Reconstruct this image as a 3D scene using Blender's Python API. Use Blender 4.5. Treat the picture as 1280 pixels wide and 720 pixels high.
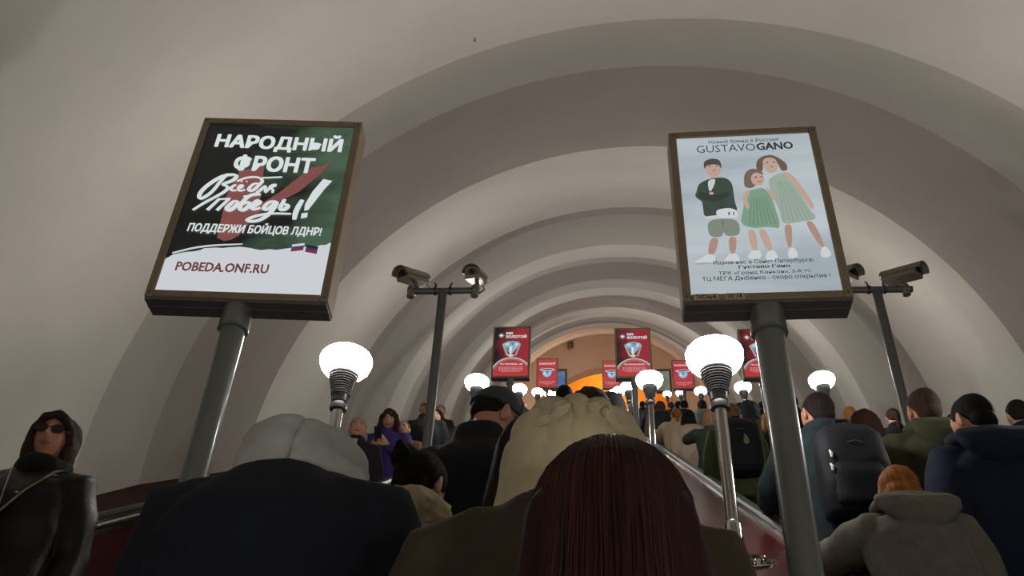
import bpy, bmesh, math, random
import numpy as np
from mathutils import Vector, Matrix, noise

for _o in list(bpy.data.objects):
    bpy.data.objects.remove(_o)
SC = bpy.context.scene
COL = SC.collection
PI = math.pi
C30, S30, T30 = math.cos(PI / 6), 0.5, math.tan(PI / 6)

# ------------------------------------------------------------------ camera
EYE = 1.64                                   # camera height above the line of the step noses
cam_data = bpy.data.cameras.new('camera')
cam_data.sensor_width = 36.0
cam_data.lens = 1165.0 / 1280.0 * 36.0
cam_data.clip_start = 0.02
camera = bpy.data.objects.new('camera', cam_data)
COL.objects.link(camera)
_R = Matrix(((0.99637888, 0.01464402, 0.08375372),
             (0.07576115, -0.60002987, -0.79638207),
             (0.0385925, 0.79984355, -0.59896653)))
camera.matrix_world = Matrix.Translation((0, 0, EYE)) @ _R.to_4x4()
SC.camera = camera

# ------------------------------------------------------------------ world, exposure
SC.view_settings.view_transform = 'Standard'
SC.view_settings.look = 'None'
SC.view_settings.gamma = 1.0
SC.view_settings.use_curve_mapping = False
SC.view_settings.exposure = 0.0
world = bpy.data.worlds.new('underground')
SC.world = world
world.use_nodes = True
world.node_tree.nodes['Background'].inputs[0].default_value = (0.020, 0.018, 0.016, 1)
world.node_tree.nodes['Background'].inputs[1].default_value = 1.0
LAMP_STRENGTH = 60.0
LAMP_COLOUR = (1.0, 0.968, 0.92)
PRINT_STRENGTH = 0.85

# ------------------------------------------------------------------ helpers
def lin(c):
    return tuple((x / 255 / 12.92) if x / 255 <= 0.04045 else ((x / 255 + 0.055) / 1.055) ** 2.4 for x in c)

_mats = {}
def mat(name, rgb, rough=0.6, metal=0.0, var=0.0, scale=30.0, bump=0.0, bscale=None, spec=0.5, coat=0.0,
        stretch=(1, 1, 1), sheen=0.0, rgb2=None):
    """principled material with procedural colour variation and fine relief"""
    if name in _mats:
        return _mats[name]
    m = bpy.data.materials.new(name)
    m.use_nodes = True
    nt = m.node_tree
    b = nt.nodes['Principled BSDF']
    c = lin(rgb)
    b.inputs['Base Color'].default_value = (*c, 1)
    b.inputs['Roughness'].default_value = rough
    b.inputs['Metallic'].default_value = metal
    b.inputs['Specular IOR Level'].default_value = spec
    b.inputs['Coat Weight'].default_value = coat
    b.inputs['Sheen Weight'].default_value = sheen
    tc = nt.nodes.new('ShaderNodeTexCoord')
    mp = nt.nodes.new('ShaderNodeMapping')
    mp.inputs['Scale'].default_value = stretch
    nt.links.new(tc.outputs['Object'], mp.inputs['Vector'])
    if var > 0 or rgb2:
        n = nt.nodes.new('ShaderNodeTexNoise')
        n.inputs['Scale'].default_value = scale
        n.inputs['Detail'].default_value = 5
        n.inputs['Roughness'].default_value = 0.6
        nt.links.new(mp.outputs[0], n.inputs['Vector'])
        r = nt.nodes.new('ShaderNodeValToRGB')
        r.color_ramp.elements[0].position = 0.3
        r.color_ramp.elements[1].position = 0.7
        if rgb2:
            d = lin(rgb2)
            r.color_ramp.elements[0].color = (*c, 1)
            r.color_ramp.elements[1].color = (*d, 1)
        else:
            r.color_ramp.elements[0].color = (*(x * (1 - var) for x in c), 1)
            r.color_ramp.elements[1].color = (*(min(1, x * (1 + var)) for x in c), 1)
        nt.links.new(n.outputs['Fac'], r.inputs[0])
        nt.links.new(r.outputs[0], b.inputs['Base Color'])
    if bump > 0:
        n2 = nt.nodes.new('ShaderNodeTexNoise')
        n2.inputs['Scale'].default_value = bscale or scale
        n2.inputs['Detail'].default_value = 4
        nt.links.new(mp.outputs[0], n2.inputs['Vector'])
        bp = nt.nodes.new('ShaderNodeBump')
        bp.inputs['Strength'].default_value = bump
        bp.inputs['Distance'].default_value = 0.01
        nt.links.new(n2.outputs['Fac'], bp.inputs['Height'])
        nt.links.new(bp.outputs[0], b.inputs['Normal'])
    _mats[name] = m
    return m

def glow(name, rgb, strength):
    if name in _mats:
        return _mats[name]
    m = bpy.data.materials.new(name)
    m.use_nodes = True
    nt = m.node_tree
    nt.nodes.remove(nt.nodes['Principled BSDF'])
    e = nt.nodes.new('ShaderNodeEmission')
    e.inputs[0].default_value = (*rgb, 1)
    e.inputs[1].default_value = strength
    nt.links.new(e.outputs[0], nt.nodes['Material Output'].inputs[0])
    _mats[name] = m
    return m

def ink(rgb, rgb2=None, scale=6.0, k=1.0, stretch=(1, 1, 1), lo=0.3, hi=0.7, direct=None):
    """backlit printed film: glows in the colour of the print, slightly glossy"""
    name = 'backlit_print_%02x%02x%02x' % tuple(int(v) for v in rgb) + ('_%02x%02x%02x_%s' % (*[int(v) for v in rgb2], str(direct)) if rgb2 else '') + ('_%d' % int(k * 100) if k != 1 else '')
    if name in _mats:
        return _mats[name]
    m = bpy.data.materials.new(name)
    m.use_nodes = True
    nt = m.node_tree
    b = nt.nodes['Principled BSDF']
    c = lin(rgb)
    b.inputs['Base Color'].default_value = (0.02, 0.02, 0.02, 1)
    b.inputs['Roughness'].default_value = 0.35
    b.inputs['Emission Color'].default_value = (*c, 1)
    b.inputs['Emission Strength'].default_value = PRINT_STRENGTH * k
    if rgb2:
        tc = nt.nodes.new('ShaderNodeTexCoord')
        mp = nt.nodes.new('ShaderNodeMapping')
        mp.inputs['Scale'].default_value = stretch
        nt.links.new(tc.outputs['Object'], mp.inputs['Vector'])
        n = nt.nodes.new('ShaderNodeTexNoise')
        n.inputs['Scale'].default_value = scale
        n.inputs['Detail'].default_value = 4
        nt.links.new(mp.outputs[0], n.inputs['Vector'])
        fac = n.outputs['Fac']
        if direct:                           # printed colour blend across the sheet: (axis, start, end)
            sx = nt.nodes.new('ShaderNodeSeparateXYZ')
            nt.links.new(tc.outputs['Object'], sx.inputs[0])
            mr = nt.nodes.new('ShaderNodeMapRange')
            mr.inputs[1].default_value = direct[1]
            mr.inputs[2].default_value = direct[2]
            mr.inputs[3].default_value = -0.25
            mr.inputs[4].default_value = 0.25
            nt.links.new(sx.outputs[direct[0]], mr.inputs[0])
            ad = nt.nodes.new('ShaderNodeMath')
            nt.links.new(fac, ad.inputs[0])
            nt.links.new(mr.outputs[0], ad.inputs[1])
            fac = ad.outputs[0]
        r = nt.nodes.new('ShaderNodeValToRGB')
        r.color_ramp.elements[0].position = lo
        r.color_ramp.elements[1].position = hi
        r.color_ramp.elements[0].color = (*c, 1)
        r.color_ramp.elements[1].color = (*lin(rgb2), 1)
        nt.links.new(fac, r.inputs[0])
        nt.links.new(r.outputs[0], b.inputs['Emission Color'])
    m.cycles.emission_sampling = 'NONE'
    _mats[name] = m
    return m

class MB:
    """collects simple shapes into one mesh"""
    def __init__(s):
        s.v, s.f, s.smooth = [], [], []
    def add(s, verts, faces, smooth=True):
        o = len(s.v)
        s.v += [tuple(p) for p in verts]
        s.f += [tuple(i + o for i in f) for f in faces]
        s.smooth += [smooth] * len(faces)
        return s
    def box(s, x0, x1, y0, y1, z0, z1, M=None):
        vs = [Vector((x, y, z)) for z in (z0, z1) for y in (y0, y1) for x in (x0, x1)]
        if M is not None:
            vs = [M @ v for v in vs]
        return s.add(vs, [(0, 2, 3, 1), (4, 5, 7, 6), (0, 1, 5, 4), (2, 6, 7, 3), (0, 4, 6, 2), (1, 3, 7, 5)], False)
    def slab(s, prof, axis_pts):
        """prism: closed profile swept between frames"""
        n = len(prof)
        vs = []
        for fn in axis_pts:
            vs += [fn(*p) for p in prof]
        fs = []
        for k in range(len(axis_pts) - 1):
            for i in range(n):
                j = (i + 1) % n
                fs.append((k * n + i, k * n + j, (k + 1) * n + j, (k + 1) * n + i))
        fs.append(tuple(range(n - 1, -1, -1)))
        fs.append(tuple(range((len(axis_pts) - 1) * n, len(axis_pts) * n)))
        return s.add(vs, fs, False)
    def lathe(s, prof, n=24, M=None, smooth=True, cap=True):
        """prof: list of (r, z)"""
        vs, fs = [], []
        for r, z in prof:
            for k in range(n):
                a = 2 * PI * k / n
                vs.append(Vector((r * math.cos(a), r * math.sin(a), z)))
        for i in range(len(prof) - 1):
            for k in range(n):
                l = (k + 1) % n
                fs.append((i * n + k, i * n + l, (i + 1) * n + l, (i + 1) * n + k))
        if cap:
            fs.append(tuple(range(n - 1, -1, -1)))
            fs.append(tuple(range((len(prof) - 1) * n, len(prof) * n)))
        if M is not None:
            vs = [M @ v for v in vs]
        return s.add(vs, fs, smooth)
    def loft(s, rings, n=20, smooth=True, cap=True, power=2.0):
        """rings: (centre, half axis a, half axis b)"""
        vs, fs = [], []
        for c, a, b in rings:
            c, a, b = Vector(c), Vector(a), Vector(b)
            for k in range(n):
                t = 2 * PI * k / n
                ct, st = math.cos(t), math.sin(t)
                if power != 2.0:
                    ct = math.copysign(abs(ct) ** (2 / power), ct)
                    st = math.copysign(abs(st) ** (2 / power), st)
                vs.append(c + a * ct + b * st)
        m = len(rings)
        for i in range(m - 1):
            for k in range(n):
                l = (k + 1) % n
                fs.append((i * n + k, i * n + l, (i + 1) * n + l, (i + 1) * n + k))
        if cap:
            o = len(vs)
            vs += [Vector(rings[0][0]), Vector(rings[-1][0])]
            for k in range(n):
                l = (k + 1) % n
                fs.append((o, l, k))
                fs.append((o + 1, (m - 1) * n + k, (m - 1) * n + l))
        return s.add(vs, fs, smooth)
    def tube(s, pts, radii, n=10, flat=1.0, up=(0, 0, 1), smooth=True):
        pts = [Vector(p) for p in pts]
        if not hasattr(radii, '__len__'):
            radii = [radii] * len(pts)
        rings = []
        prev = None
        for i, p in enumerate(pts):
            d = (pts[min(i + 1, len(pts) - 1)] - pts[max(i - 1, 0)]).normalized()
            if prev is None:
                u = Vector(up)
                if abs(u.dot(d)) > 0.95:
                    u = Vector((0, 1, 0))
                prev = (u - d * u.dot(d)).normalized()
            else:
                prev = (prev - d * prev.dot(d)).normalized()
            w = d.cross(prev)
            rings.append((p, w * radii[i], prev * radii[i] * flat))
        return s.loft(rings, n, smooth)
    def ball(s, c, r, n=16, m=10, M=None):
        rx, ry, rz = (r, r, r) if not hasattr(r, '__len__') else r
        c = Vector(c)
        vs = [Vector((0, 0, -rz))]
        for i in range(1, m):
            p = -PI / 2 + PI * i / m
            for k in range(n):
                a = 2 * PI * k / n
                vs.append(Vector((rx * math.cos(p) * math.cos(a), ry * math.cos(p) * math.sin(a), rz * math.sin(p))))
        vs.append(Vector((0, 0, rz)))
        if M is not None:
            vs = [M @ v for v in vs]
        vs = [v + c for v in vs]
        fs = []
        for k in range(n):
            l = (k + 1) % n
            fs.append((0, 1 + l, 1 + k))
            fs.append((len(vs) - 1, 1 + (m - 2) * n + k, 1 + (m - 2) * n + l))
            for i in range(m - 2):
                fs.append((1 + i * n + k, 1 + i * n + l, 1 + (i + 1) * n + l, 1 + (i + 1) * n + k))
        return s.add(vs, fs, True)
    def poly(s, pts3, smooth=False):
        return s.add(pts3, [tuple(range(len(pts3)))], smooth)
    def mesh(s, name):
        me = bpy.data.meshes.new(name)
        me.from_pydata(s.v, [], s.f)
        me.polygons.foreach_set('use_smooth', s.smooth)
        me.update()
        me.set_sharp_from_angle(angle=math.radians(42))
        return me

def link(name, me, material=None, parent=None, loc=None):
    o = bpy.data.objects.new(name, me)
    COL.objects.link(o)
    if material is not None and me is not None:
        if len(me.materials) == 0:
            me.materials.append(material)
        o.material_slots[0].link = 'OBJECT'
        o.material_slots[0].material = material
    if parent is not None:
        o.parent = parent
    if loc is not None:
        o.location = loc
    return o

def empty(name, loc=(0, 0, 0), rot=(0, 0, 0)):
    o = bpy.data.objects.new(name, None)
    o.empty_display_size = 0.1
    COL.objects.link(o)
    o.location = loc
    o.rotation_euler = rot
    return o

def tag(o, label, cat, group=None):
    o['label'] = label
    o['category'] = cat
    if group:
        o['group'] = group
    return o

def structure(o):
    o['kind'] = 'structure'
    return o

def Wp(X, S, Z):
    """X across, S metres up the incline, Z above the line of step noses"""
    return Vector((X, S * C30, S * S30 + Z))

SLOPE = Matrix.Rotation(PI / 6, 4, 'X')      # local +Y runs up the incline

# ------------------------------------------------------------------ shared materials
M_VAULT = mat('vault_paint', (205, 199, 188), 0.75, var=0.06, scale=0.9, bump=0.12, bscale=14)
M_PEACH = mat('peach_warm_bounce', (244, 212, 184), 0.7, var=0.05, scale=1.2, bump=0.1, bscale=14)  # warm bounce from the orange hall is mixed into this colour
M_ORANGE = mat('orange_paint', (240, 156, 8), 0.6, var=0.03, scale=2)
M_MAROON = mat('maroon_laminate', (72, 18, 18), 0.28, var=0.18, scale=5, coat=0.15)
M_MAROON_MATT = mat('maroon_matt_panel', (50, 14, 15), 0.7, var=0.15, scale=5, spec=0.15)
M_STEEL = mat('brushed_steel', (150, 146, 138), 0.28, metal=1.0, var=0.08, scale=60, stretch=(1, 0.05, 1))
M_CHROME = mat('polished_steel', (190, 188, 182), 0.12, metal=1.0)
M_LAMPGREY = mat('lamp_grey_metal', (92, 92, 92), 0.35, metal=0.75, var=0.05, scale=40)
M_RUBBER = mat('black_rubber', (16, 16, 17), 0.42, var=0.2, scale=40)
M_STEP = mat('step_aluminium', (82, 80, 76), 0.45, metal=0.8, var=0.15, scale=30)
M_FRAME = mat('bronze_frame', (142, 126, 102), 0.5, metal=0.2, var=0.12, scale=18)
M_FRAMEDARK = mat('dark_frame_underside', (104, 100, 102), 0.5, metal=0.3, var=0.1, scale=20)
M_POLE = mat('grey_green_paint', (104, 108, 102), 0.32, var=0.06, scale=25, coat=0.3)
M_DARKPOLE = mat('dark_grey_paint', (78, 78, 75), 0.35, var=0.06, scale=25)
M_FLOOR = mat('landing_granite', (120, 112, 104), 0.4, var=0.25, scale=60)
M_GLOBE = glow('lamp_globe_glass', LAMP_COLOUR, LAMP_STRENGTH)

# ------------------------------------------------------------------ vault
VR, VCX, VCN = 4.40, 0.53, -1.67
S_END = 38.0
Y_END = 33.0
def vault_pt(s, ang, r):
    """ang measured from straight up (in the plane square to the incline)"""
    x = VCX + r * math.sin(ang)
    n = VCN + r * math.cos(ang)
    return Vector((x, s * C30 - n * S30, s * S30 + n * C30 + EYE))

ceiling = structure(empty('ceiling'))
GROOVE = 0.20
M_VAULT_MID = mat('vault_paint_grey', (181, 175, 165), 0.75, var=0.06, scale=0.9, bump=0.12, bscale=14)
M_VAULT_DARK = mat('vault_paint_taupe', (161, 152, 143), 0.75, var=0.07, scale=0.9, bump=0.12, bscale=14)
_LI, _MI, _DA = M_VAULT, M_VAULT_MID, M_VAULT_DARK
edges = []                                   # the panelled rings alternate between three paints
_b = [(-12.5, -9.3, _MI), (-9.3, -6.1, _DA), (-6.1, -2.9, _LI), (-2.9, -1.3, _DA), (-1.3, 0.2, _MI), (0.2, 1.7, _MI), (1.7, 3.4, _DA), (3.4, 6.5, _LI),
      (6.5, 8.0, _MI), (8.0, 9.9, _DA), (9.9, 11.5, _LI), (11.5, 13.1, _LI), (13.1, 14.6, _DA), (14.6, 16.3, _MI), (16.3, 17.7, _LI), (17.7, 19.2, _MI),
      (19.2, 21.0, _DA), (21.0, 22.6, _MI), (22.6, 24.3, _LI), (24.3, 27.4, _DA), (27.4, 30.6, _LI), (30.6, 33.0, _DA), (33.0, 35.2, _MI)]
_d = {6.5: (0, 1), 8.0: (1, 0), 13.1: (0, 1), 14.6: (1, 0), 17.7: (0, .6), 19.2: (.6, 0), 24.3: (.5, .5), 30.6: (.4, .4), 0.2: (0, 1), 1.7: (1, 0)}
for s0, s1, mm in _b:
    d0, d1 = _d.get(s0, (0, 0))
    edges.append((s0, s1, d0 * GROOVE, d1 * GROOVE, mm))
A_MAX = math.radians(104)
NA = 96
def ring_mesh(s0, s1, d0, d1):
    m = MB()
    sub = 4
    prof = [(s0 + (s1 - s0) * i / sub, VR + d0 + (d1 - d0) * i / sub) for i in range(sub + 1)]
    prof += [(s1, VR + max(d0, d1) + 0.12), (s0, VR + max(d0, d1) + 0.12)]
    n = len(prof)
    vs, fs, sm = [], [], []
    for j in range(NA + 1):
        a = -A_MAX + 2 * A_MAX * j / NA
        for (s, r) in prof:
            vs.append(vault_pt(s, a, r))
    for j in range(NA):
        for i in range(n):
            l = (i + 1) % n
            fs.append((j * n + i, (j + 1) * n + i, (j + 1) * n + l, j * n + l))
    m.add(vs, fs, True)
    return m.mesh('vault_ring')
def flat_shade_edges(me, deg=20):
    me.set_sharp_from_angle(angle=math.radians(deg))
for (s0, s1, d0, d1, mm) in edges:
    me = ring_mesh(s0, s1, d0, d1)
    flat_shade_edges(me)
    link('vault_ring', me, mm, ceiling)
# the last ring shares the end wall's painted-in warm bounce and runs through to it
me = ring_mesh(35.0, 40.6, 0.02, 0.02)
flat_shade_edges(me)
link('end_vault_ring', me, M_PEACH, ceiling)
# thin moulding on the peach ring
m = MB()
rings = []
for j in range(65):
    a = -A_MAX + 2 * A_MAX * j / 64
    c = vault_pt(36.6, a, VR - 0.02)
    q = vault_pt(36.6, a, VR - 0.14)
    rings.append((c, (q - c), Vector((0, C30, S30)) * 0.12))
m.loft(rings, 10)
link('vault_moulding', m.mesh('vault_moulding'), M_PEACH, ceiling)
# a short dark crack in the plaster high above the camera
m = MB()
m.tube([vault_pt(6.22 + 0.02 * i, math.radians(-17.4 + 0.12 * math.sin(i * 2.0)), VR - 0.002) for i in range(5)], [0.001, 0.004, 0.003, 0.004, 0.001], 5)
link('plaster_crack', m.mesh('plaster_crack'), mat('dark_crack', (60, 52, 44), 0.9), ceiling)

# ------------------------------------------------------------------ upper landing and end wall
LAND_S = 36.2
LZ = LAND_S * S30
floor_o = link('floor', MB().box(-4.6, 5.6, LAND_S * C30, 46, LZ - 0.3, LZ).mesh('floor'), M_FLOOR)
structure(floor_o)
# end wall with an arched opening
OX, OR = 0.75, 2.95
OZ = LZ + 1.24                                # springing line
def end_wall():
    m = MB()
    n = 40
    top, L, Rr = LZ + 7.4, -5.5, 6.6
    for y, flip in ((Y_END, False), (Y_END + 0.5, True)):
        vs, fs = [], []
        outer, inner = [], []
        for i in range(n + 1):
            a = PI * i / n
            inner.append((OX - OR * math.cos(a), OZ + OR * math.sin(a)))
            t = i / n
            outer.append((L + (Rr - L) * t, top))
        inner = [(OX - OR, LZ - 0.3)] + inner + [(OX + OR, LZ - 0.3)]
        outer = [(L, LZ - 0.3)] + outer + [(Rr, LZ - 0.3)]
        for (p, q) in zip(inner, outer):
            vs += [(p[0], y, p[1]), (q[0], y, q[1])]
        for i in range(len(inner) - 1):
            f = (2 * i, 2 * i + 1, 2 * i + 3, 2 * i + 2)
            fs.append(f if not flip else f[::-1])
        m.add(vs, fs, False)
    vs, fs = [], []
    for p in inner:
        vs += [(p[0], Y_END, p[1]), (p[0], Y_END + 0.5, p[1])]
    for i in range(len(inner) - 1):
        fs.append((2 * i, 2 * i + 1, 2 * i + 3, 2 * i + 2))
    m.add(vs, fs, False)
    return m.mesh('wall_end')
structure(link('wall_end', end_wall(), M_PEACH))
# orange hall behind the opening
m = MB()
m.box(-4.4, 5.6, 37.4, 37.6, LZ - 0.2, LZ + 7.4)
structure(link('wall_hall', m.mesh('wall_hall'), M_ORANGE))
m = MB()
m.box(-4.6, -4.4, Y_END + 0.5, 37.6, LZ - 0.2, LZ + 7.4)
structure(link('wall_left', m.mesh('wall_left'), M_ORANGE))
m = MB()
m.box(5.6, 5.8, Y_END + 0.5, 37.6, LZ - 0.2, LZ + 7.4)
structure(link('wall_right', m.mesh('wall_right'), M_ORANGE))
structure(link('ceiling_hall', MB().box(-4.6, 5.8, Y_END + 0.5, 37.6, LZ + 7.4, LZ + 7.6).mesh('ceiling_hall'), M_PEACH))
# added lamp, out of view above the arch, brightens the orange hall
hl = empty('hall_fill_lamp', (OX, 35.2, LZ + 6.4))
m = MB().lathe([(0.02, -0.20), (0.30, -0.18), (0.42, 0.0), (0.36, 0.14), (0.05, 0.2)], 24)
link('globe', m.mesh('globe'), glow('hall_fill_glow', (1, 0.94, 0.8), 34.0), hl)
link('rod', MB().lathe([(0.015, 0.18), (0.015, 1.0)], 8).mesh('rod'), M_STEEL, hl)
tag(hl, 'unseen lamp added to brighten the orange hall, hidden above the arch', 'lamp')

# ------------------------------------------------------------------ escalators
ROWS = [-3.375, -1.37, 0.625, 2.625, 4.625]
ESC = [(ROWS[i] + ROWS[i + 1]) / 2 for i in range(4)]
DECK = EYE - 0.82
HALF_STEP = 0.56
S0, S1 = -4.2, LAND_S

m = MB()
m.box(-HALF_STEP + 0.01, HALF_STEP - 0.01, 0.0, 0.40, -0.03, 0.0)
m.box(-HALF_STEP + 0.01, HALF_STEP - 0.01, 0.0, 0.02, -0.23, -0.03)
for i in range(18):
    x = -HALF_STEP + 0.04 + i * (2 * HALF_STEP - 0.08) / 17
    m.box(x - 0.012, x + 0.012, 0.0, 0.39, 0.0, 0.008)
step_me = m.mesh('step')
step_me.materials.append(M_STEP)
LBL = ['descending escalator by the left wall, carrying people who face the camera',
       'ascending escalator the camera rides on, between the left and middle lamp rows',
       'ascending escalator right of the middle lamp row, packed with people',
       'rightmost escalator along the right tunnel wall']
I0, I1 = -8, int(LAND_S * C30 / 0.4) - 1
for e, cx in enumerate(ESC):
    esc = empty('escalator', (cx, 0, 0))
    tag(esc, LBL[e], 'escalator', 'escalators')
    for i in range(I0, I1 + 1):
        o = bpy.data.objects.new('step', step_me)
        COL.objects.link(o)
        o.parent = esc
        o.location = (0, 0.4 * i, 0.4 * i * T30 - 0.008)
    for sgn in (-1, 1):
        hx = sgn * 0.615
        m = MB()
        prof = [(-0.04, 0.0), (-0.04, 0.028), (-0.026, 0.045), (0.026, 0.045), (0.04, 0.028), (0.04, 0.0)]
        m.slab(prof, [lambda x, z, s=s: Wp(hx + x, s, DECK + 0.012 + z) for s in (S0, S1 + 0.6)])
        link('handrail', m.mesh('handrail'), M_RUBBER, esc)
        m = MB()
        m.slab([(-0.006, 0), (0.006, 0), (0.006, -0.30), (-0.006, -0.30)],
               [lambda x, z, s=s: Wp(sgn * (HALF_STEP + 0.008) + x, s, 0.22 + z) for s in (S0, S1)])
        link('skirt_panel', m.mesh('skirt_panel'), M_STEEL, esc)

# balustrades: deck between two escalators
BL = ['maroon balustrade deck along the left tunnel wall', 'maroon balustrade deck between the left escalator and the one in the middle of the photo',
      'glossy maroon balustrade deck carrying the middle row of lamps', 'maroon balustrade deck carrying the right row of lamps',
      'maroon balustrade deck along the right tunnel wall']
for r, rx in enumerate(ROWS):
    bal = empty('balustrade', (rx, 0, 0))
    tag(bal, BL[r], 'balustrade', 'escalator balustrades')
    lo, hi = -0.33, 0.33
    if r == 0:
        lo = -0.62
    if r == 4:
        hi = 0.62
    seg = 3.05
    s = S0
    while s < S1:
        e_ = min(s + seg, S1)
        m = MB()
        m.slab([(lo, DECK), (hi, DECK), (hi, DECK - 0.03), (lo, DECK - 0.03)],
               [lambda x, z, q=q: Wp(x, q, z) for q in (s + 0.004, e_ - 0.004)])
        link('deck_panel', m.mesh('deck_panel'), M_MAROON_MATT if r in (0, 4) else M_MAROON, bal)
        for sgn in (-1, 1):
            if (r == 0 and sgn < 0) or (r == 4 and sgn > 0):
                continue
            m = MB()
            x0 = sgn * 0.425
            m.slab([(x0 - 0.01, DECK - 0.02), (x0 + 0.01, DECK - 0.02), (x0 + 0.01, 0.16), (x0 - 0.01, 0.16)],
                   [lambda x, z, q=q: Wp(x, q, z) for q in (s + 0.004, e_ - 0.004)])
            link('side_panel', m.mesh('side_panel'), M_MAROON_MATT, bal)
        s = e_
    for sgn in (-1, 1):
        if (r == 0 and sgn < 0) or (r == 4 and sgn > 0):
            continue
        for (a, b, zt, mt) in ((0.325, 0.346, 0.016, M_CHROME), (0.433, 0.448, 0.010, M_CHROME), (0.346, 0.433, 0.008, M_STEEL), (0.436, 0.452, -0.035, M_STEEL)):
            m = MB()
            x0, x1 = sorted((sgn * a, sgn * b))
            zb_ = DECK - 0.03 if zt > 0 else DECK - 0.075
            m.slab([(x0, DECK + zt), (x1, DECK + zt), (x1, zb_), (x0, zb_)],
                   [lambda x, z, q=q: Wp(x, q, z) for q in (S0, S1)])
            link('metal_trim', m.mesh('metal_trim'), mt, bal)
# rounded polished nosing below each handrail
for bal, rx in zip([o for o in COL.objects if o.name.startswith('balustrade')], ROWS):
    for sgn in (-1, 1):
        if (rx < -3 and sgn < 0) or (rx > 4 and sgn > 0):
            continue
        m = MB().tube([Wp(sgn * 0.449, S0, DECK - 0.012), Wp(sgn * 0.449, S1, DECK - 0.012)], 0.015, 12)
        link('metal_nosing', m.mesh('metal_nosing'), M_CHROME, bal)
# ground under the balustrades, so nothing hangs in the void
m = MB()
m.slab([(-4.6, -0.32), (5.7, -0.32), (5.7, -0.5), (-4.6, -0.5)], [lambda x, z, q=q: Wp(x, q, z) for q in (-12.0, S1 + 0.2)])
structure(link('floor_incline', m.mesh('floor_incline'), M_STEP))

# ------------------------------------------------------------------ lamps on the balustrades
def make_lamp():
    root = empty('balustrade_lamp')
    TILT = Matrix.Rotation(PI / 6, 4, 'X')
    m = MB()
    m.lathe([(0.165, 0.0), (0.165, 0.010), (0.158, 0.014), (0.158, 0.004), (0.06, 0.004)], 40, TILT)
    disc = link('base_disc', m.mesh('base_disc'), M_CHROME, root)
    for k in range(6):
        a = k * PI / 3
        m = MB()
        m.lathe([(0.012, 0.0), (0.012, 0.022), (0.008, 0.028)], 10, TILT @ Matrix.Translation((0.115 * math.cos(a), 0.115 * math.sin(a), 0.003)))
        link('bolt', m.mesh('bolt'), M_CHROME, disc)
    m = MB().lathe([(0.042, -0.02), (0.042, 0.17), (0.038, 0.185), (0.032, 0.19)], 20)
    link('sleeve', m.mesh('sleeve'), M_CHROME, root)
    m = MB().lathe([(0.031, 0.16), (0.031, 0.80)], 20)
    link('pole', m.mesh('pole'), M_CHROME, root)
    m = MB().lathe([(0.031, 0.765), (0.046, 0.770), (0.047, 0.80), (0.040, 0.81), (0.040, 0.83)], 20)
    link('collar', m.mesh('collar'), M_LAMPGREY, root)
    prof = [(0.044, 0.815), (0.048, 0.855)]
    nr = 9
    for i in range(nr):
        t = i / nr
        r0 = 0.050 + 0.030 * t ** 1.4
        z0 = 0.858 + 0.118 * t
        prof += [(r0, z0), (r0 + 0.004, z0 + 0.003), (r0 + 0.004, z0 + 0.009), (r0, z0 + 0.0125)]
    prof += [(0.083, 0.978), (0.085, 0.988), (0.079, 0.992)]
    m = MB().lathe(prof, 28)
    link('ribbed_cup', m.mesh('ribbed_cup'), M_LAMPGREY, root)
    prof = [(0.072, 0.985)]
    for i in range(0, 11):
        a = -0.95 + (PI / 2 + 0.95) * i / 10
        r = 0.147 * math.cos(a)
        z = 1.085 + (0.072 if a < 0 else 0.078) * math.sin(a)
        if a < -0.1:
            t = (a + 0.95) / 0.85
            r = 0.078 + (0.1463 - 0.078) * math.sin(t * PI / 2) ** 0.95
            z = 0.99 + (1.078 - 0.99) * (1 - math.cos(t * PI / 2)) ** 0.85
        prof.append((max(r, 0.002), z))
    m = MB().lathe(prof, 20)
    link('globe', m.mesh('globe'), M_GLOBE, root)
    return root
def copy_tree(o, parent=None):
    c = o.copy()
    COL.objects.link(c)
    c.parent = parent
    for ch in o.children:
        copy_tree(ch, c)
    return c
LAMPS = {0: [-1.1, 5.01, 11.02, 17.59, 23.62, 29.8, 35.2], 1: [-1.0, 4.70, 10.15, 15.9, 21.6, 27.4, 33.0],
         2: [-0.8, 5.1, 10.86, 16.49, 22.89, 27.9, 33.07]}
ROWNAME = {0: 'left row', 1: 'middle row', 2: 'right row'}
ORD = ['nearest', 'second', 'third', 'fourth', 'fifth', 'sixth', 'seventh']
lamp0 = make_lamp()
first = True
for r, ss in LAMPS.items():
    vis = [s for s in ss if s > 2 and not (r == 2 and s < 6)]
    for s in ss:
        o = lamp0 if first else copy_tree(lamp0)
        first = False
        o.location = Wp(ROWS[r + 1], s, DECK)
        if s in vis:
            q = vis.index(s)
            lb = '%s globe lamp of the %s of lamps, white dome on a grey ribbed cup' % (ORD[q], ROWNAME[r])
        else:
            lb = 'globe lamp of the %s standing %s, outside the photo' % (ROWNAME[r], 'beyond the right edge' if s > 2 else 'behind the camera')
        tag(o, lb, 'lamp', 'globe lamps on the escalator balustrades')

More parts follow.
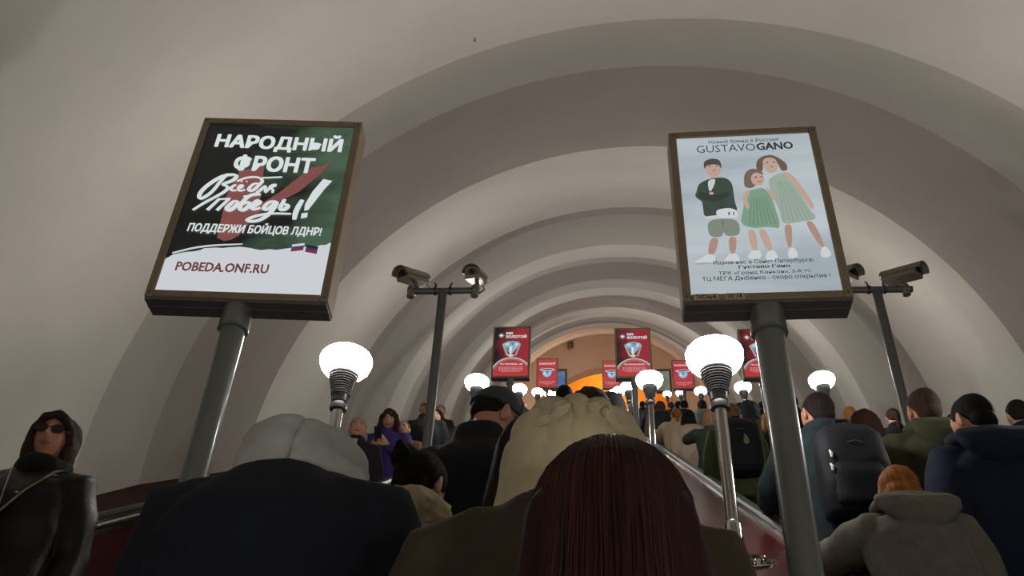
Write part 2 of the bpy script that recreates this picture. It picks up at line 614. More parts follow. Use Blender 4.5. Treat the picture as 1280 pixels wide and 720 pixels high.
# ------------------------------------------------------------------ poster lightboxes
def text_mesh(s, bold=0.0, shear=0.0):
    """lettering as a flat mesh; heavier weights are made of overlaid shifted copies"""
    cu = bpy.data.curves.new('lettering', 'FONT')
    cu.body = s
    cu.size = 1.0
    cu.shear = shear
    cu.resolution_u = 2
    ob = bpy.data.objects.new('lettering_tmp', cu)
    COL.objects.link(ob)
    dg = bpy.context.evaluated_depsgraph_get()
    dg.update()
    me = bpy.data.meshes.new_from_object(ob.evaluated_get(dg))
    bpy.data.objects.remove(ob)
    if bold > 0:
        vs = [v.co.copy() for v in me.vertices]
        fs = [tuple(p.vertices) for p in me.polygons]
        m = MB()
        offs = [(-1, -0.6), (1, -0.6), (-1, 0.6), (1, 0.6), (0, 0)]
        if bold >= 0.03:
            offs += [(-0.5, 0), (0.5, 0), (0, 0.8), (0, -0.8)]
        for dx, dy in offs:
            m.add([(v.x + dx * bold, v.y + dy * bold, 0) for v in vs], fs, False)
        me = m.mesh('lettering')
    return me

class Sheet:
    """a printed sheet on the front of a lightbox; u, v run 0..1 across the face"""
    def __init__(s, root, w, h, z0, y):
        s.root, s.w, s.h, s.z0, s.y, s.k = root, w, h, z0, y, 0
        s.sheet = None                        # later print sits on the sheet
    def at(s, u, v, k=None):
        return Vector(((u - 0.5) * s.w, s.y - 0.0006 * (s.k if k is None else k), s.z0 + v * s.h))
    def poly(s, pts, rgb, name='print_shape', k=1.0, m=None):
        s.k += 1
        bm = bmesh.new()
        vs = [bm.verts.new(s.at(*p)) for p in pts]
        f = bm.faces.new(vs)
        bmesh.ops.triangulate(bm, faces=[f])
        bm.normal_update()
        for f in bm.faces:
            if f.normal.y > 0:
                f.normal_flip()
        me = bpy.data.meshes.new(name)
        bm.to_mesh(me)
        bm.free()
        o = link(name, me, m or ink(rgb, k=k), s.sheet or s.root)
        if name == 'poster_sheet':
            s.sheet = o
        return o
    def oval(s, u, v, ru, rv, rgb, name='print_shape', n=20, rot=0.0):
        pts = []
        for i in range(n):
            a = 2 * PI * i / n
            x, y = ru * math.cos(a), rv * math.sin(a)
            pts.append((u + x * math.cos(rot) - y * math.sin(rot), v + x * math.sin(rot) + y * math.cos(rot)))
        return s.poly(pts, rgb, name)
    def ribbon(s, strokes, rgb, name='brush_lettering'):
        s.k += 1
        m = MB()
        asp = s.h / s.w
        q = 0
        for pts, wd in strokes:
            q += 1
            P = [Vector((p[0], p[1] * asp)) for p in pts]
            # smooth the stroke once (Chaikin)
            for _ in range(2):
                if len(P) > 2:
                    Q = [P[0]]
                    for a, b in zip(P[:-1], P[1:]):
                        Q += [a * 0.75 + b * 0.25, a * 0.25 + b * 0.75]
                    Q.append(P[-1])
                    P = Q
            vs = []
            n = len(P)
            for i, p in enumerate(P):
                d = (P[min(i + 1, n - 1)] - P[max(i - 1, 0)])
                d = d.normalized() if d.length > 1e-9 else Vector((1, 0))
                nn = Vector((-d.y, d.x))
                t = i / (n - 1)
                r = 0.82 * wd * (0.75 + 0.55 * abs(d.x * 0.5 + d.y)) * (0.65 + 0.7 * math.sin(PI * (0.12 + 0.8 * t)))
                for sg in (1, -1):
                    c = p + nn * r * sg
                    vv = s.at(c.x, c.y / asp)
                    vv.y -= 0.00002 * q
                    vs.append(vv)
            m.add(vs, [(2 * i, 2 * i + 1, 2 * i + 3, 2 * i + 2) for i in range(n - 1)], False)
        return link(name, m.mesh(name), ink(rgb), s.sheet or s.root)
    def text(s, body, u0, v0, u1, v1, rgb, bold=0.0, shear=0.0, tilt=0.0, name='lettering'):
        """lettering fitted to the box u0..u1, v0..v1"""
        s.k += 1
        me = text_mesh(body, bold, shear)
        co = np.empty(len(me.vertices) * 3)
        me.vertices.foreach_get('co', co)
        co = co.reshape(-1, 3)
        lo, hi = co.min(0), co.max(0)
        out = np.empty_like(co)
        tx = (co[:, 0] - lo[0]) / (hi[0] - lo[0])
        tz = (co[:, 1] - lo[1]) / (hi[1] - lo[1])
        out[:, 0] = (u0 + (u1 - u0) * tx - 0.5) * s.w
        out[:, 1] = s.y - 0.0006 * s.k
        out[:, 2] = s.z0 + (v0 + (v1 - v0) * tz + tilt * tx) * s.h
        me.vertices.foreach_set('co', out.ravel())
        me.update()
        return link(name, me, ink(rgb), s.sheet or s.root)

def lightbox(X, S, zb, zt, w, label, yaw=0.0, depth=0.12, fr=0.026, rpole=0.05, bulge=True, group='poster lightboxes on poles'):
    """zb, zt: bottom and top of the box above the step line; returns the printed sheet"""
    root = empty('poster_lightbox', Wp(X, S, DECK), (0, 0, math.radians(yaw)))
    tag(root, label, 'lightbox', group)
    b, t = zb - DECK, zt - DECK
    hw, hd = w / 2, depth / 2
    m = MB()
    m.box(-hw + fr, hw - fr, -hd + 0.012, hd, b + 0.004, t - 0.004)
    link('box_body', m.mesh('box_body'), M_FRAMEDARK, root)
    for nm, (x0, x1, z0, z1) in dict(l=(-hw, -hw + fr, b, t), r=(hw - fr, hw, b, t), t=(-hw + fr, hw - fr, t - fr, t), b=(-hw + fr, hw - fr, b, b + fr)).items():
        me = MB().box(x0, x1, -hd, hd + 0.004, z0, z1).mesh('frame_bar')
        bm = bmesh.new()
        bm.from_mesh(me)
        bmesh.ops.bevel(bm, geom=bm.edges[:], offset=0.004, segments=1, affect='EDGES')
        bm.to_mesh(me)
        bm.free()
        link('frame_bar', me, M_FRAME, root)
    m = MB().box(-hw + 0.004, hw - 0.004, -hd + 0.006, hd - 0.004, b - 0.012, b - 0.0005)
    link('underside', m.mesh('underside'), M_FRAMEDARK, root)
    if bulge:
        m = MB().box(-hw + 0.004, hw - 0.004, -hd + 0.05, -hd + 0.058, b - 0.016, b - 0.012)
        link('underside_rib', m.mesh('underside_rib'), M_FRAMEDARK, root)
        for sx in (-1, 1):
            for zz in (t - 0.02, b + 0.02):
                m = MB().lathe([(0.006, 0), (0.006, 0.003), (0.003, 0.004)], 8, Matrix.Translation((sx * (hw - fr / 2), -hd, zz)) @ Matrix.Rotation(PI / 2, 4, 'X'))
                link('screw', m.mesh('screw'), M_FRAMEDARK, root)
    m = MB().lathe([(rpole * 1.22, b - 0.012), (rpole * 1.22, b - 0.085), (rpole * 1.26, b - 0.088), (rpole * 1.26, b - 0.11), (rpole * 1.02, b - 0.115)], 24)
    link('collar', m.mesh('collar'), M_POLE, root)
    m = MB().lathe([(rpole, b - 0.02), (rpole, 0.0)], 24)
    link('pole', m.mesh('pole'), M_POLE, root)
    m = MB().lathe([(rpole * 2.0, 0.0), (rpole * 2.0, 0.012), (rpole * 1.1, 0.02)], 24, SLOPE)
    link('foot_plate', m.mesh('foot_plate'), M_POLE, root)
    sh = Sheet(root, w - 2 * fr, (t - b) - 2 * fr, b + fr, -hd + 0.011)
    return sh

# --- the large poster on the left
L = lightbox(-1.37, 3.31, EYE + 0.425, EYE + 1.425, 0.715, 'large green and black campaign poster lightbox on the left with white brush lettering', yaw=4.5, rpole=0.047, fr=0.033)
L.poly([(0, 0), (1, 0), (1, 1), (0, 1)], (14, 18, 18), 'poster_sheet', m=ink((16, 19, 20), (72, 98, 78), 5.0, stretch=(1.0, 1.0, 1.6), lo=0.42, hi=0.85, direct=(0, -0.3, 0.3)))
L.poly([(0.297, 0.695), (0.375, 0.717), (0.451, 0.735), (0.461, 0.661), (0.484, 0.542), (0.451, 0.373), (0.405, 0.306), (0.373, 0.287), (0.33, 0.276), (0.277, 0.293), (0.287, 0.4), (0.257, 0.538)], (134, 78, 76), 'brush_mark')
L.poly([(0.441, 0.403), (0.49, 0.495), (0.592, 0.567), (0.705, 0.674), (0.771, 0.733), (0.85, 0.747), (0.896, 0.786), (0.864, 0.731), (0.837, 0.693), (0.723, 0.578), (0.639, 0.529), (0.547, 0.481), (0.477, 0.426)], (134, 78, 76), 'brush_mark')
random.seed(4)
top = [(0.0, 0.172), (0.023, 0.186), (0.111, 0.209), (0.22, 0.23), (0.334, 0.24), (0.47, 0.245), (0.572, 0.233), (0.69, 0.237), (0.842, 0.259), (0.921, 0.264), (1.0, 0.286)]
jag = []
for a, b in zip(top[:-1], top[1:]):
    for i in range(5):
        t = i / 5
        jag.append((a[0] + (b[0] - a[0]) * t, a[1] + (b[1] - a[1]) * t + random.uniform(-0.006, 0.004)))
jag.append(top[-1])
L.poly([(1, 0), *jag[::-1], (0, 0)], (216, 220, 226), 'white_band')
L.ribbon([([(0.03, 0.20), (0.2, 0.245), (0.45, 0.262)], 0.006)], (216, 220, 226), 'brush_streak')
L.text('НАРОДНЫЙ', 0.075, 0.828, 0.945, 0.955, (226, 234, 234), bold=0.045, tilt=-0.012)
L.text('ФРОНТ', 0.245, 0.692, 0.785, 0.80, (226, 234, 234), bold=0.045, tilt=-0.006)
SCRIPT = [([(0.228, 0.673), (0.192, 0.624), (0.164, 0.564), (0.132, 0.532), (0.1, 0.512), (0.081, 0.527), (0.089, 0.566), (0.133, 0.615), (0.204, 0.664), (0.292, 0.67), (0.282, 0.634), (0.203, 0.604), (0.255, 0.595), (0.251, 0.568), (0.19, 0.527), (0.133, 0.493), (0.072, 0.446)], 0.0108), ([(0.304, 0.606), (0.277, 0.595), (0.277, 0.568), (0.317, 0.572)], 0.0083), ([(0.324, 0.58), (0.353, 0.599), (0.335, 0.608), (0.321, 0.586), (0.333, 0.566), (0.371, 0.578)], 0.0083), ([(0.329, 0.625), (0.336, 0.63)], 0.0075), ([(0.362, 0.625), (0.369, 0.63)], 0.0075), ([(0.453, 0.614), (0.42, 0.62), (0.391, 0.589), (0.396, 0.569), (0.429, 0.576), (0.455, 0.614), (0.472, 0.633), (0.439, 0.659), (0.359, 0.655), (0.301, 0.627)], 0.0092), ([(0.459, 0.653), (0.591, 0.662)], 0.0092), ([(0.447, 0.563), (0.466, 0.571), (0.5, 0.612), (0.503, 0.567)], 0.0083), ([(0.505, 0.562), (0.53, 0.594), (0.571, 0.615), (0.535, 0.61), (0.525, 0.588), (0.553, 0.586), (0.553, 0.563)], 0.0083), ([(0.165, 0.448), (0.222, 0.518)], 0.0125), ([(0.227, 0.448), (0.283, 0.519)], 0.0125), ([(0.213, 0.514), (0.293, 0.521)], 0.01), ([(0.323, 0.509), (0.291, 0.477), (0.285, 0.452), (0.317, 0.451), (0.346, 0.485), (0.347, 0.504), (0.323, 0.509)], 0.0117), ([(0.469, 0.561), (0.401, 0.54), (0.369, 0.489), (0.37, 0.455), (0.403, 0.454), (0.431, 0.488), (0.417, 0.506), (0.378, 0.489)], 0.0117), ([(0.372, 0.536), (0.481, 0.551)], 0.01), ([(0.449, 0.473), (0.497, 0.503), (0.47, 0.517), (0.443, 0.485), (0.45, 0.456), (0.502, 0.471)], 0.0117), ([(0.591, 0.512), (0.555, 0.512), (0.524, 0.484), (0.521, 0.459), (0.557, 0.464), (0.605, 0.524), (0.583, 0.45), (0.521, 0.396), (0.45, 0.388), (0.432, 0.399), (0.494, 0.426), (0.577, 0.441), (0.708, 0.441)], 0.0108), ([(0.644, 0.527), (0.622, 0.46), (0.666, 0.467), (0.68, 0.494), (0.635, 0.496)], 0.0117), ([(0.759, 0.527), (0.732, 0.457), (0.737, 0.407)], 0.0125)]
L.ribbon(SCRIPT, (226, 234, 234))
L.poly([(0.864, 0.657), (0.926, 0.647), (0.888, 0.597), (0.811, 0.466), (0.786, 0.461), (0.782, 0.5), (0.812, 0.579)], (226, 234, 234), 'brush_lettering')
L.poly([(0.775, 0.446), (0.813, 0.45), (0.814, 0.422), (0.775, 0.415)], (226, 234, 234), 'brush_lettering')
L.text('ПОДДЕРЖИ БОЙЦОВ ЛДНР!', 0.078, 0.312, 0.927, 0.382, (222, 230, 230), bold=0.035, shear=0.08, tilt=-0.003)
L.text('POBEDA.ONF.RU', 0.083, 0.102, 0.652, 0.152, (112, 62, 62), bold=0.03, tilt=0.0)
for fx, cols in ((0.762, ((216, 220, 226), (52, 70, 120), (130, 52, 56))), (0.852, ((28, 28, 34), (52, 60, 110), (130, 52, 56)))):
    for i, c in enumerate(cols):
        v = 0.264 - 0.0135 * i
        sk = 0.010 if fx < 0.8 else -0.010
        L.poly([(fx, v - 0.014), (fx + 0.075, v - 0.014 + sk), (fx + 0.075, v + sk), (fx, v)], c, 'flag_stripe')

# --- the large poster on the right
Rp = lightbox(0.625, 3.20, EYE + 0.375, EYE + 1.235, 0.59, 'large white fashion poster lightbox on the right showing three children', yaw=-1.5, rpole=0.051, fr=0.031)
Rp.poly([(0, 0), (1, 0), (1, 1), (0, 1)], (186, 198, 206), 'poster_sheet', m=ink((166, 178, 186), (198, 208, 213), 2.2, stretch=(0.5, 1, 2.5), lo=0.35, hi=0.65))
SK, SK2 = (198, 168, 152), (178, 146, 132)
def kid(name, pts, rgb):
    if 'pleat' not in name and 'buckle' not in name:
        for _ in range(2):                     # round the outline of the printed figure
            q = []
            for a, b in zip(pts, pts[1:] + pts[:1]):
                q += [(a[0] * 0.78 + b[0] * 0.22, a[1] * 0.78 + b[1] * 0.22), (a[0] * 0.22 + b[0] * 0.78, a[1] * 0.22 + b[1] * 0.78)]
            pts = q
    Rp.poly(pts, rgb, name)
WHT, DRK = (214, 220, 222), (62, 56, 54)
# boy
kid('boy_leg', [(0.174, 0.335), (0.235, 0.332), (0.19, 0.228), (0.138, 0.229)], SK2)
kid('boy_leg', [(0.297, 0.333), (0.358, 0.335), (0.333, 0.231), (0.295, 0.231)], SK2)
kid('boy_shoe', [(0.042, 0.191), (0.097, 0.212), (0.139, 0.236), (0.195, 0.228), (0.185, 0.188), (0.136, 0.175), (0.049, 0.177)], WHT)
kid('boy_shoe', [(0.245, 0.187), (0.291, 0.233), (0.342, 0.232), (0.361, 0.189), (0.311, 0.172), (0.252, 0.173)], WHT)
kid('shoe_sole', [(0.042, 0.184), (0.186, 0.184), (0.136, 0.172), (0.049, 0.174)], (168, 172, 174))
kid('shoe_sole', [(0.245, 0.182), (0.361, 0.184), (0.311, 0.169), (0.252, 0.170)], (168, 172, 174))
kid('boy_shorts', [(0.166, 0.446), (0.382, 0.444), (0.386, 0.34), (0.288, 0.333), (0.266, 0.367), (0.255, 0.33), (0.16, 0.336)], (132, 142, 128))
kid('shorts_fold', [(0.262, 0.444), (0.278, 0.444), (0.270, 0.365)], (112, 122, 110))
kid('boy_jacket', [(0.129, 0.672), (0.19, 0.7), (0.262, 0.714), (0.343, 0.707), (0.378, 0.664), (0.372, 0.563), (0.391, 0.483), (0.308, 0.47), (0.228, 0.458), (0.138, 0.459), (0.156, 0.549), (0.092, 0.591), (0.112, 0.627)], (62, 76, 68))
kid('boy_shirt', [(0.197, 0.695), (0.261, 0.706), (0.243, 0.658), (0.202, 0.608)], (206, 212, 214))
kid('boy_sleeve', [(0.123, 0.627), (0.246, 0.591), (0.342, 0.62), (0.348, 0.584), (0.24, 0.547), (0.118, 0.58)], (50, 62, 56))
kid('boy_hand', [(0.196, 0.612), (0.226, 0.618), (0.236, 0.6), (0.205, 0.596)], SK)
kid('jacket_fold', [(0.262, 0.545), (0.272, 0.545), (0.276, 0.465), (0.268, 0.464)], (48, 60, 54))
kid('boy_shirt_hem', [(0.145, 0.46), (0.386, 0.468), (0.382, 0.441), (0.147, 0.443)], (206, 212, 214))
kid('boy_belt_bag', [(0.229, 0.497), (0.336, 0.508), (0.389, 0.483), (0.376, 0.445), (0.237, 0.444)], (214, 220, 222))
kid('bag_buckle', [(0.318, 0.478), (0.328, 0.48), (0.326, 0.46), (0.316, 0.46)], DRK)
kid('bag_buckle', [(0.352, 0.478), (0.360, 0.478), (0.358, 0.46), (0.350, 0.46)], DRK)
kid('boy_face', [(0.189, 0.784), (0.252, 0.795), (0.309, 0.78), (0.3, 0.734), (0.265, 0.701), (0.226, 0.705), (0.195, 0.737)], SK)
kid('boy_hair', [(0.183, 0.776), (0.185, 0.818), (0.243, 0.838), (0.301, 0.828), (0.315, 0.793), (0.306, 0.761), (0.296, 0.79), (0.25, 0.796), (0.200, 0.788), (0.190, 0.765)], (84, 74, 66))
# small girl
kid('small_girl_leg', [(0.429, 0.363), (0.489, 0.358), (0.489, 0.237), (0.442, 0.234)], SK)
kid('small_girl_leg', [(0.501, 0.362), (0.56, 0.364), (0.591, 0.231), (0.543, 0.228)], SK)
kid('small_girl_shoe', [(0.401, 0.199), (0.446, 0.237), (0.5, 0.236), (0.507, 0.193), (0.437, 0.184)], WHT)
kid('small_girl_shoe', [(0.523, 0.189), (0.548, 0.228), (0.596, 0.234), (0.615, 0.181), (0.545, 0.171)], WHT)
# tall girl
kid('tall_girl_leg', [(0.685, 0.38), (0.747, 0.386), (0.717, 0.246), (0.686, 0.242)], SK2)
kid('tall_girl_leg', [(0.832, 0.395), (0.893, 0.401), (0.941, 0.245), (0.909, 0.237)], SK2)
kid('tall_girl_shoe', [(0.677, 0.197), (0.695, 0.241), (0.737, 0.241), (0.751, 0.187), (0.69, 0.179)], WHT)
kid('tall_girl_shoe', [(0.892, 0.182), (0.914, 0.239), (0.948, 0.242), (0.973, 0.192), (0.94, 0.175)], WHT)
kid('tall_girl_dress', [(0.624, 0.667), (0.7, 0.706), (0.781, 0.714), (0.806, 0.671), (0.834, 0.593), (0.884, 0.47), (0.93, 0.408), (0.801, 0.392), (0.679, 0.38), (0.679, 0.456), (0.648, 0.555)], (160, 178, 164))
for i in range(7):
    kid('dress_pleat', [(0.70 + i * 0.012, 0.66 - i * 0.004), (0.706 + i * 0.012, 0.66 - i * 0.004), (0.70 + i * 0.032, 0.40), (0.69 + i * 0.032, 0.40)], (146, 164, 150))
kid('tall_girl_arm', [(0.741, 0.715), (0.802, 0.702), (0.869, 0.598), (0.921, 0.488), (0.903, 0.462), (0.881, 0.48), (0.833, 0.585), (0.773, 0.672)], SK)
kid('tall_girl_hair', [(0.587, 0.716), (0.557, 0.742), (0.571, 0.795), (0.619, 0.825), (0.689, 0.832), (0.742, 0.803), (0.784, 0.766), (0.782, 0.72), (0.735, 0.716), (0.721, 0.779), (0.616, 0.787), (0.606, 0.73)], (110, 92, 80))
kid('tall_girl_face', [(0.609, 0.783), (0.63, 0.806), (0.666, 0.814), (0.705, 0.803), (0.719, 0.775), (0.718, 0.741), (0.695, 0.714), (0.665, 0.704), (0.627, 0.719)], SK)
kid('small_girl_dress', [(0.462, 0.59), (0.521, 0.603), (0.58, 0.613), (0.622, 0.576), (0.64, 0.516), (0.665, 0.347), (0.578, 0.364), (0.467, 0.357), (0.384, 0.387), (0.422, 0.482)], (130, 162, 138))
for i in range(7):
    kid('dress_pleat', [(0.49 + i * 0.016, 0.55), (0.496 + i * 0.016, 0.55), (0.455 + i * 0.03, 0.375), (0.440 + i * 0.03, 0.375)], (114, 146, 122))
kid('small_girl_arm', [(0.464, 0.6), (0.42, 0.541), (0.443, 0.472), (0.472, 0.485), (0.448, 0.531), (0.487, 0.576)], SK)
kid('small_girl_arm', [(0.598, 0.613), (0.651, 0.571), (0.664, 0.515), (0.638, 0.52), (0.616, 0.566)], SK)
kid('small_girl_hair', [(0.45, 0.621), (0.461, 0.699), (0.513, 0.735), (0.573, 0.728), (0.605, 0.695), (0.577, 0.658), (0.512, 0.605), (0.467, 0.607)], (122, 102, 88))
kid('small_girl_face', [(0.503, 0.669), (0.52, 0.695), (0.55, 0.708), (0.598, 0.69), (0.602, 0.66), (0.59, 0.632), (0.559, 0.618), (0.514, 0.627)], SK)
# facial features of the print
for (eu, ev, du, nm) in ((0.246, 0.760, 0.026, 'boy'), (0.562, 0.672, 0.02, 'small_girl'), (0.665, 0.765, 0.024, 'tall_girl')):
    Rp.oval(eu - du, ev, 0.008, 0.004, DRK, nm + '_eye', 8)
    Rp.oval(eu + du, ev, 0.008, 0.004, DRK, nm + '_eye', 8)
    Rp.oval(eu + 0.002, ev - 0.032, 0.014, 0.004, (166, 110, 104), nm + '_mouth', 8)
GREY = (66, 70, 78)
Rp.text('Новый бренд в России!', 0.233, 0.902, 0.752, 0.934, (78, 88, 100), bold=0.012)
Rp.text('GUSTAVO', 0.137, 0.847, 0.572, 0.898, GREY, bold=0.0)
Rp.text('GANO', 0.580, 0.847, 0.848, 0.898, (46, 50, 58), bold=0.03)
Rp.text('Ищите нас в Санкт-Петербурге:', 0.163, 0.130, 0.834, 0.158, GREY, bold=0.012, tilt=0.0)
Rp.text('Густаво Гано', 0.329, 0.103, 0.672, 0.126, (40, 42, 48), bold=0.025)
Rp.text('ТРК «Гранд Каньон», 3-й эт.', 0.19, 0.070, 0.808, 0.095, GREY, bold=0.012)
Rp.text('ТЦ МЕГА Дыбенко - скоро открытие !', 0.076, 0.036, 0.922, 0.066, GREY, bold=0.012)
# sticker strip with the inventory number on the lower frame bar
sx = Sheet(Rp.root, 0.585, 0.026, EYE + 0.375 - DECK, -0.0605)
def sticker(body, u0, u1):
    m = MB()
    z0 = EYE + 0.375 - DECK
    m.box((u0 - 0.5) * 0.585 - 0.006, (u1 - 0.5) * 0.585 + 0.006, -0.0612, -0.0598, z0 + 0.003, z0 + 0.029)
    stk = link('sticker', m.mesh('sticker'), mat('sticker_beige', (196, 178, 148), 0.6), Rp.root)
    me = text_mesh(body, 0.03)
    co = np.empty(len(me.vertices) * 3)
    me.vertices.foreach_get('co', co)
    co = co.reshape(-1, 3)
    lo, hi = co.min(0), co.max(0)
    out = np.empty_like(co)
    out[:, 0] = ((u0 + (u1 - u0) * (co[:, 0] - lo[0]) / (hi[0] - lo[0])) - 0.5) * 0.585
    out[:, 1] = -0.0616
    out[:, 2] = z0 + 0.006 + 0.019 * (co[:, 1] - lo[1]) / (hi[1] - lo[1])
    me.vertices.foreach_set('co', out.ravel())
    me.update()
    link('sticker_lettering', me, mat('sticker_black', (30, 26, 22), 0.7), stk)
sticker('Э/С/6/А', 0.075, 0.20)
sticker('1017А', 0.265, 0.355)

# --- red jewellery posters further up
def jewellery(sh, line):
    sh.poly([(0, 0), (1, 0), (1, 1), (0, 1)], (150, 40, 52), 'poster_sheet', m=ink((30, 16, 24), (152, 40, 52), 1.2, lo=0.30, hi=0.62, direct=(0, -0.30, 0.26)))
    # ring band
    def arc(cx, cy, r0, r1, a0, a1, n=24):
        asp = sh.w / sh.h
        P = [(cx + r1 * math.cos(a0 + (a1 - a0) * i / n), cy + r1 * asp * math.sin(a0 + (a1 - a0) * i / n)) for i in range(n + 1)]
        Q = [(cx + r0 * math.cos(a0 + (a1 - a0) * i / n), cy + r0 * asp * math.sin(a0 + (a1 - a0) * i / n)) for i in range(n + 1)]
        return P, Q
    def band(cx, cy, r0, r1, a0, a1, c, nm):
        P, Q = arc(cx, cy, r0, r1, a0, a1)
        for i in range(0, 24, 4):
            sh.poly(P[i:i + 5] + Q[i:i + 5][::-1], c, nm)
    sh.poly([(0.0, 0.10), (0.08, 0.22), (0.2, 0.31), (0.35, 0.37), (0.5, 0.385), (0.65, 0.37), (0.82, 0.31), (0.95, 0.22), (1.0, 0.14), (1.0, 0.0), (0.0, 0.0)], (196, 60, 66), 'red_glow_print', m=ink((110, 28, 38), (184, 56, 62), 1.0, lo=0.3, hi=0.6, direct=(2, 0.02, 0.25)))
    band(0.52, 0.02, 0.52, 0.57, math.radians(35), math.radians(160), (150, 132, 122), 'ring_band')
    band(0.52, 0.02, 0.57, 0.60, math.radians(38), math.radians(160), (214, 206, 200), 'ring_band')
    # claws and stone
    sh.poly([(0.22, 0.66), (0.27, 0.65), (0.44, 0.40), (0.36, 0.42)], (188, 170, 160), 'ring_claw')
    sh.poly([(0.78, 0.66), (0.73, 0.65), (0.58, 0.40), (0.66, 0.42)], (170, 150, 142), 'ring_claw')
    sh.poly([(0.25, 0.665), (0.38, 0.71), (0.55, 0.72), (0.70, 0.70), (0.76, 0.655), (0.66, 0.57), (0.52, 0.46), (0.44, 0.47), (0.34, 0.57)], (150, 184, 200), 'gem_stone')
    sh.poly([(0.30, 0.66), (0.42, 0.69), (0.40, 0.62)], (206, 226, 234), 'gem_facet')
    sh.poly([(0.46, 0.69), (0.60, 0.70), (0.54, 0.62)], (98, 132, 158), 'gem_facet')
    sh.poly([(0.60, 0.68), (0.70, 0.66), (0.62, 0.60)], (206, 226, 234), 'gem_facet')
    sh.poly([(0.44, 0.60), (0.52, 0.60), (0.50, 0.44), (0.46, 0.47)], (226, 238, 242), 'gem_facet')
    sh.poly([(0.34, 0.58), (0.42, 0.59), (0.44, 0.50)], (92, 120, 140), 'gem_facet')
    sh.poly([(0.40, 0.42), (0.48, 0.46), (0.58, 0.42), (0.53, 0.39), (0.45, 0.39)], (220, 210, 204), 'ring_claw')
    # star emblem
    for i in range(8):
        a = i * PI / 4
        asp = sh.w / sh.h
        c, s_ = math.cos(a), math.sin(a)
        r = 0.105 if i % 2 == 0 else 0.095
        sh.poly([(0.19 - 0.016 * s_, 0.835 + 0.016 * asp * c), (0.19 + r * c, 0.835 + r * asp * s_), (0.19 + 0.016 * s_, 0.835 - 0.016 * asp * c)], (228, 238, 242), 'star_ray')
    sh.text('585', 0.32, 0.855, 0.53, 0.905, (236, 240, 242), bold=0.03)
    sh.text('ЗОЛОТОЙ', 0.32, 0.780, 0.93, 0.850, (236, 240, 242), bold=0.03)
    sh.text(line, 0.20, 0.215, 0.83, 0.250, (240, 232, 232), bold=0.03)
    for i in range(4):
        v = 0.168 - 0.031 * i
        u0, u1 = (0.16, 0.86) if i < 3 else (0.24, 0.80)
        n = 9
        for j in range(n):
            a = u0 + (u1 - u0) * j / n
            sh.poly([(a, v - 0.008), (a + (u1 - u0) / n * (0.72 + 0.2 * ((j * 7 + i * 3) % 3) / 3), v - 0.008), (a + (u1 - u0) / n * (0.72 + 0.2 * ((j * 7 + i * 3) % 3) / 3), v + 0.008), (a, v + 0.008)], (214, 150, 152), 'small_print')

jewellery(lightbox(-1.37, 15.55, EYE + 0.425, EYE + 1.465, 0.655, 'red diamond ring poster lightbox on the left row, beside the second camera pole', fr=0.03, rpole=0.05, bulge=False), 'УЛ. ЭНГЕЛЬСА, 120')
jewellery(lightbox(0.625, 13.68, EYE + 0.355, EYE + 1.235, 0.54, 'red diamond ring poster lightbox in the middle of the photo', fr=0.025, rpole=0.045, bulge=False), 'ТРК «ГРАНД КАНЬОН»')
jewellery(lightbox(2.60, 14.40, EYE + 0.355, EYE + 1.26, 0.58, 'red diamond ring poster lightbox half hidden behind the thick grey pole', fr=0.027, rpole=0.045, bulge=False), 'ТРК «ГРАНД КАНЬОН»')

def sunlight(sh):
    sh.poly([(0, 0), (1, 0), (1, 1), (0, 1)], (196, 66, 72), 'poster_sheet', m=ink((164, 50, 57), (194, 72, 76), 1.5))
    sh.text('SUNLIGHT', 0.08, 0.80, 0.92, 0.87, (240, 228, 228), bold=0.02)
    sh.oval(0.5, 0.62, 0.38, 0.055, (190, 222, 236), 'ring_band')
    sh.oval(0.5, 0.625, 0.30, 0.030, (176, 52, 60), 'ring_gap')
    sh.poly([(0.25, 0.53), (0.30, 0.42), (0.42, 0.36), (0.55, 0.36), (0.68, 0.42), (0.74, 0.53), (0.64, 0.58), (0.36, 0.58)], (150, 200, 226), 'gem_stone')
    sh.poly([(0.42, 0.56), (0.50, 0.46), (0.58, 0.56)], (70, 110, 140), 'gem_facet')
    sh.poly([(0.30, 0.48), (0.42, 0.55), (0.44, 0.40)], (206, 232, 242), 'gem_facet')
    sh.poly([(0.0, 0.58), (0.02, 0.58), (0.02, 0.55), (0.0, 0.55)], (196, 66, 72), 'print_edge')
    sh.text('НА ТРЕТЬЕМ ЭТАЖЕ', 0.10, 0.165, 0.90, 0.20, (236, 196, 196), bold=0.02)
    sh.poly([(0.2, 0.12), (0.8, 0.12), (0.8, 0.135), (0.2, 0.135)], (224, 150, 152), 'small_print')
    sh.poly([(0.42, 0.085), (0.58, 0.085), (0.58, 0.098), (0.42, 0.098)], (224, 150, 152), 'small_print')
for X, S, zb, zt, w, lb in ((-1.40, 29.15, 0.44, 1.535, 0.68, 'small red jewellery poster lightbox on the left, in front of the peach vault'),
                            (0.63, 29.1, 0.42, 1.42, 0.60, 'small red jewellery poster lightbox half hidden by the middle diamond ring poster'),
                            (2.625, 26.9, 0.35, 1.32, 0.62, 'small red jewellery poster lightbox right of the middle, beside the big lamp globe')):
    sunlight(lightbox(X, S, EYE + zb, EYE + zt, w, lb, fr=0.03, rpole=0.045, bulge=False))

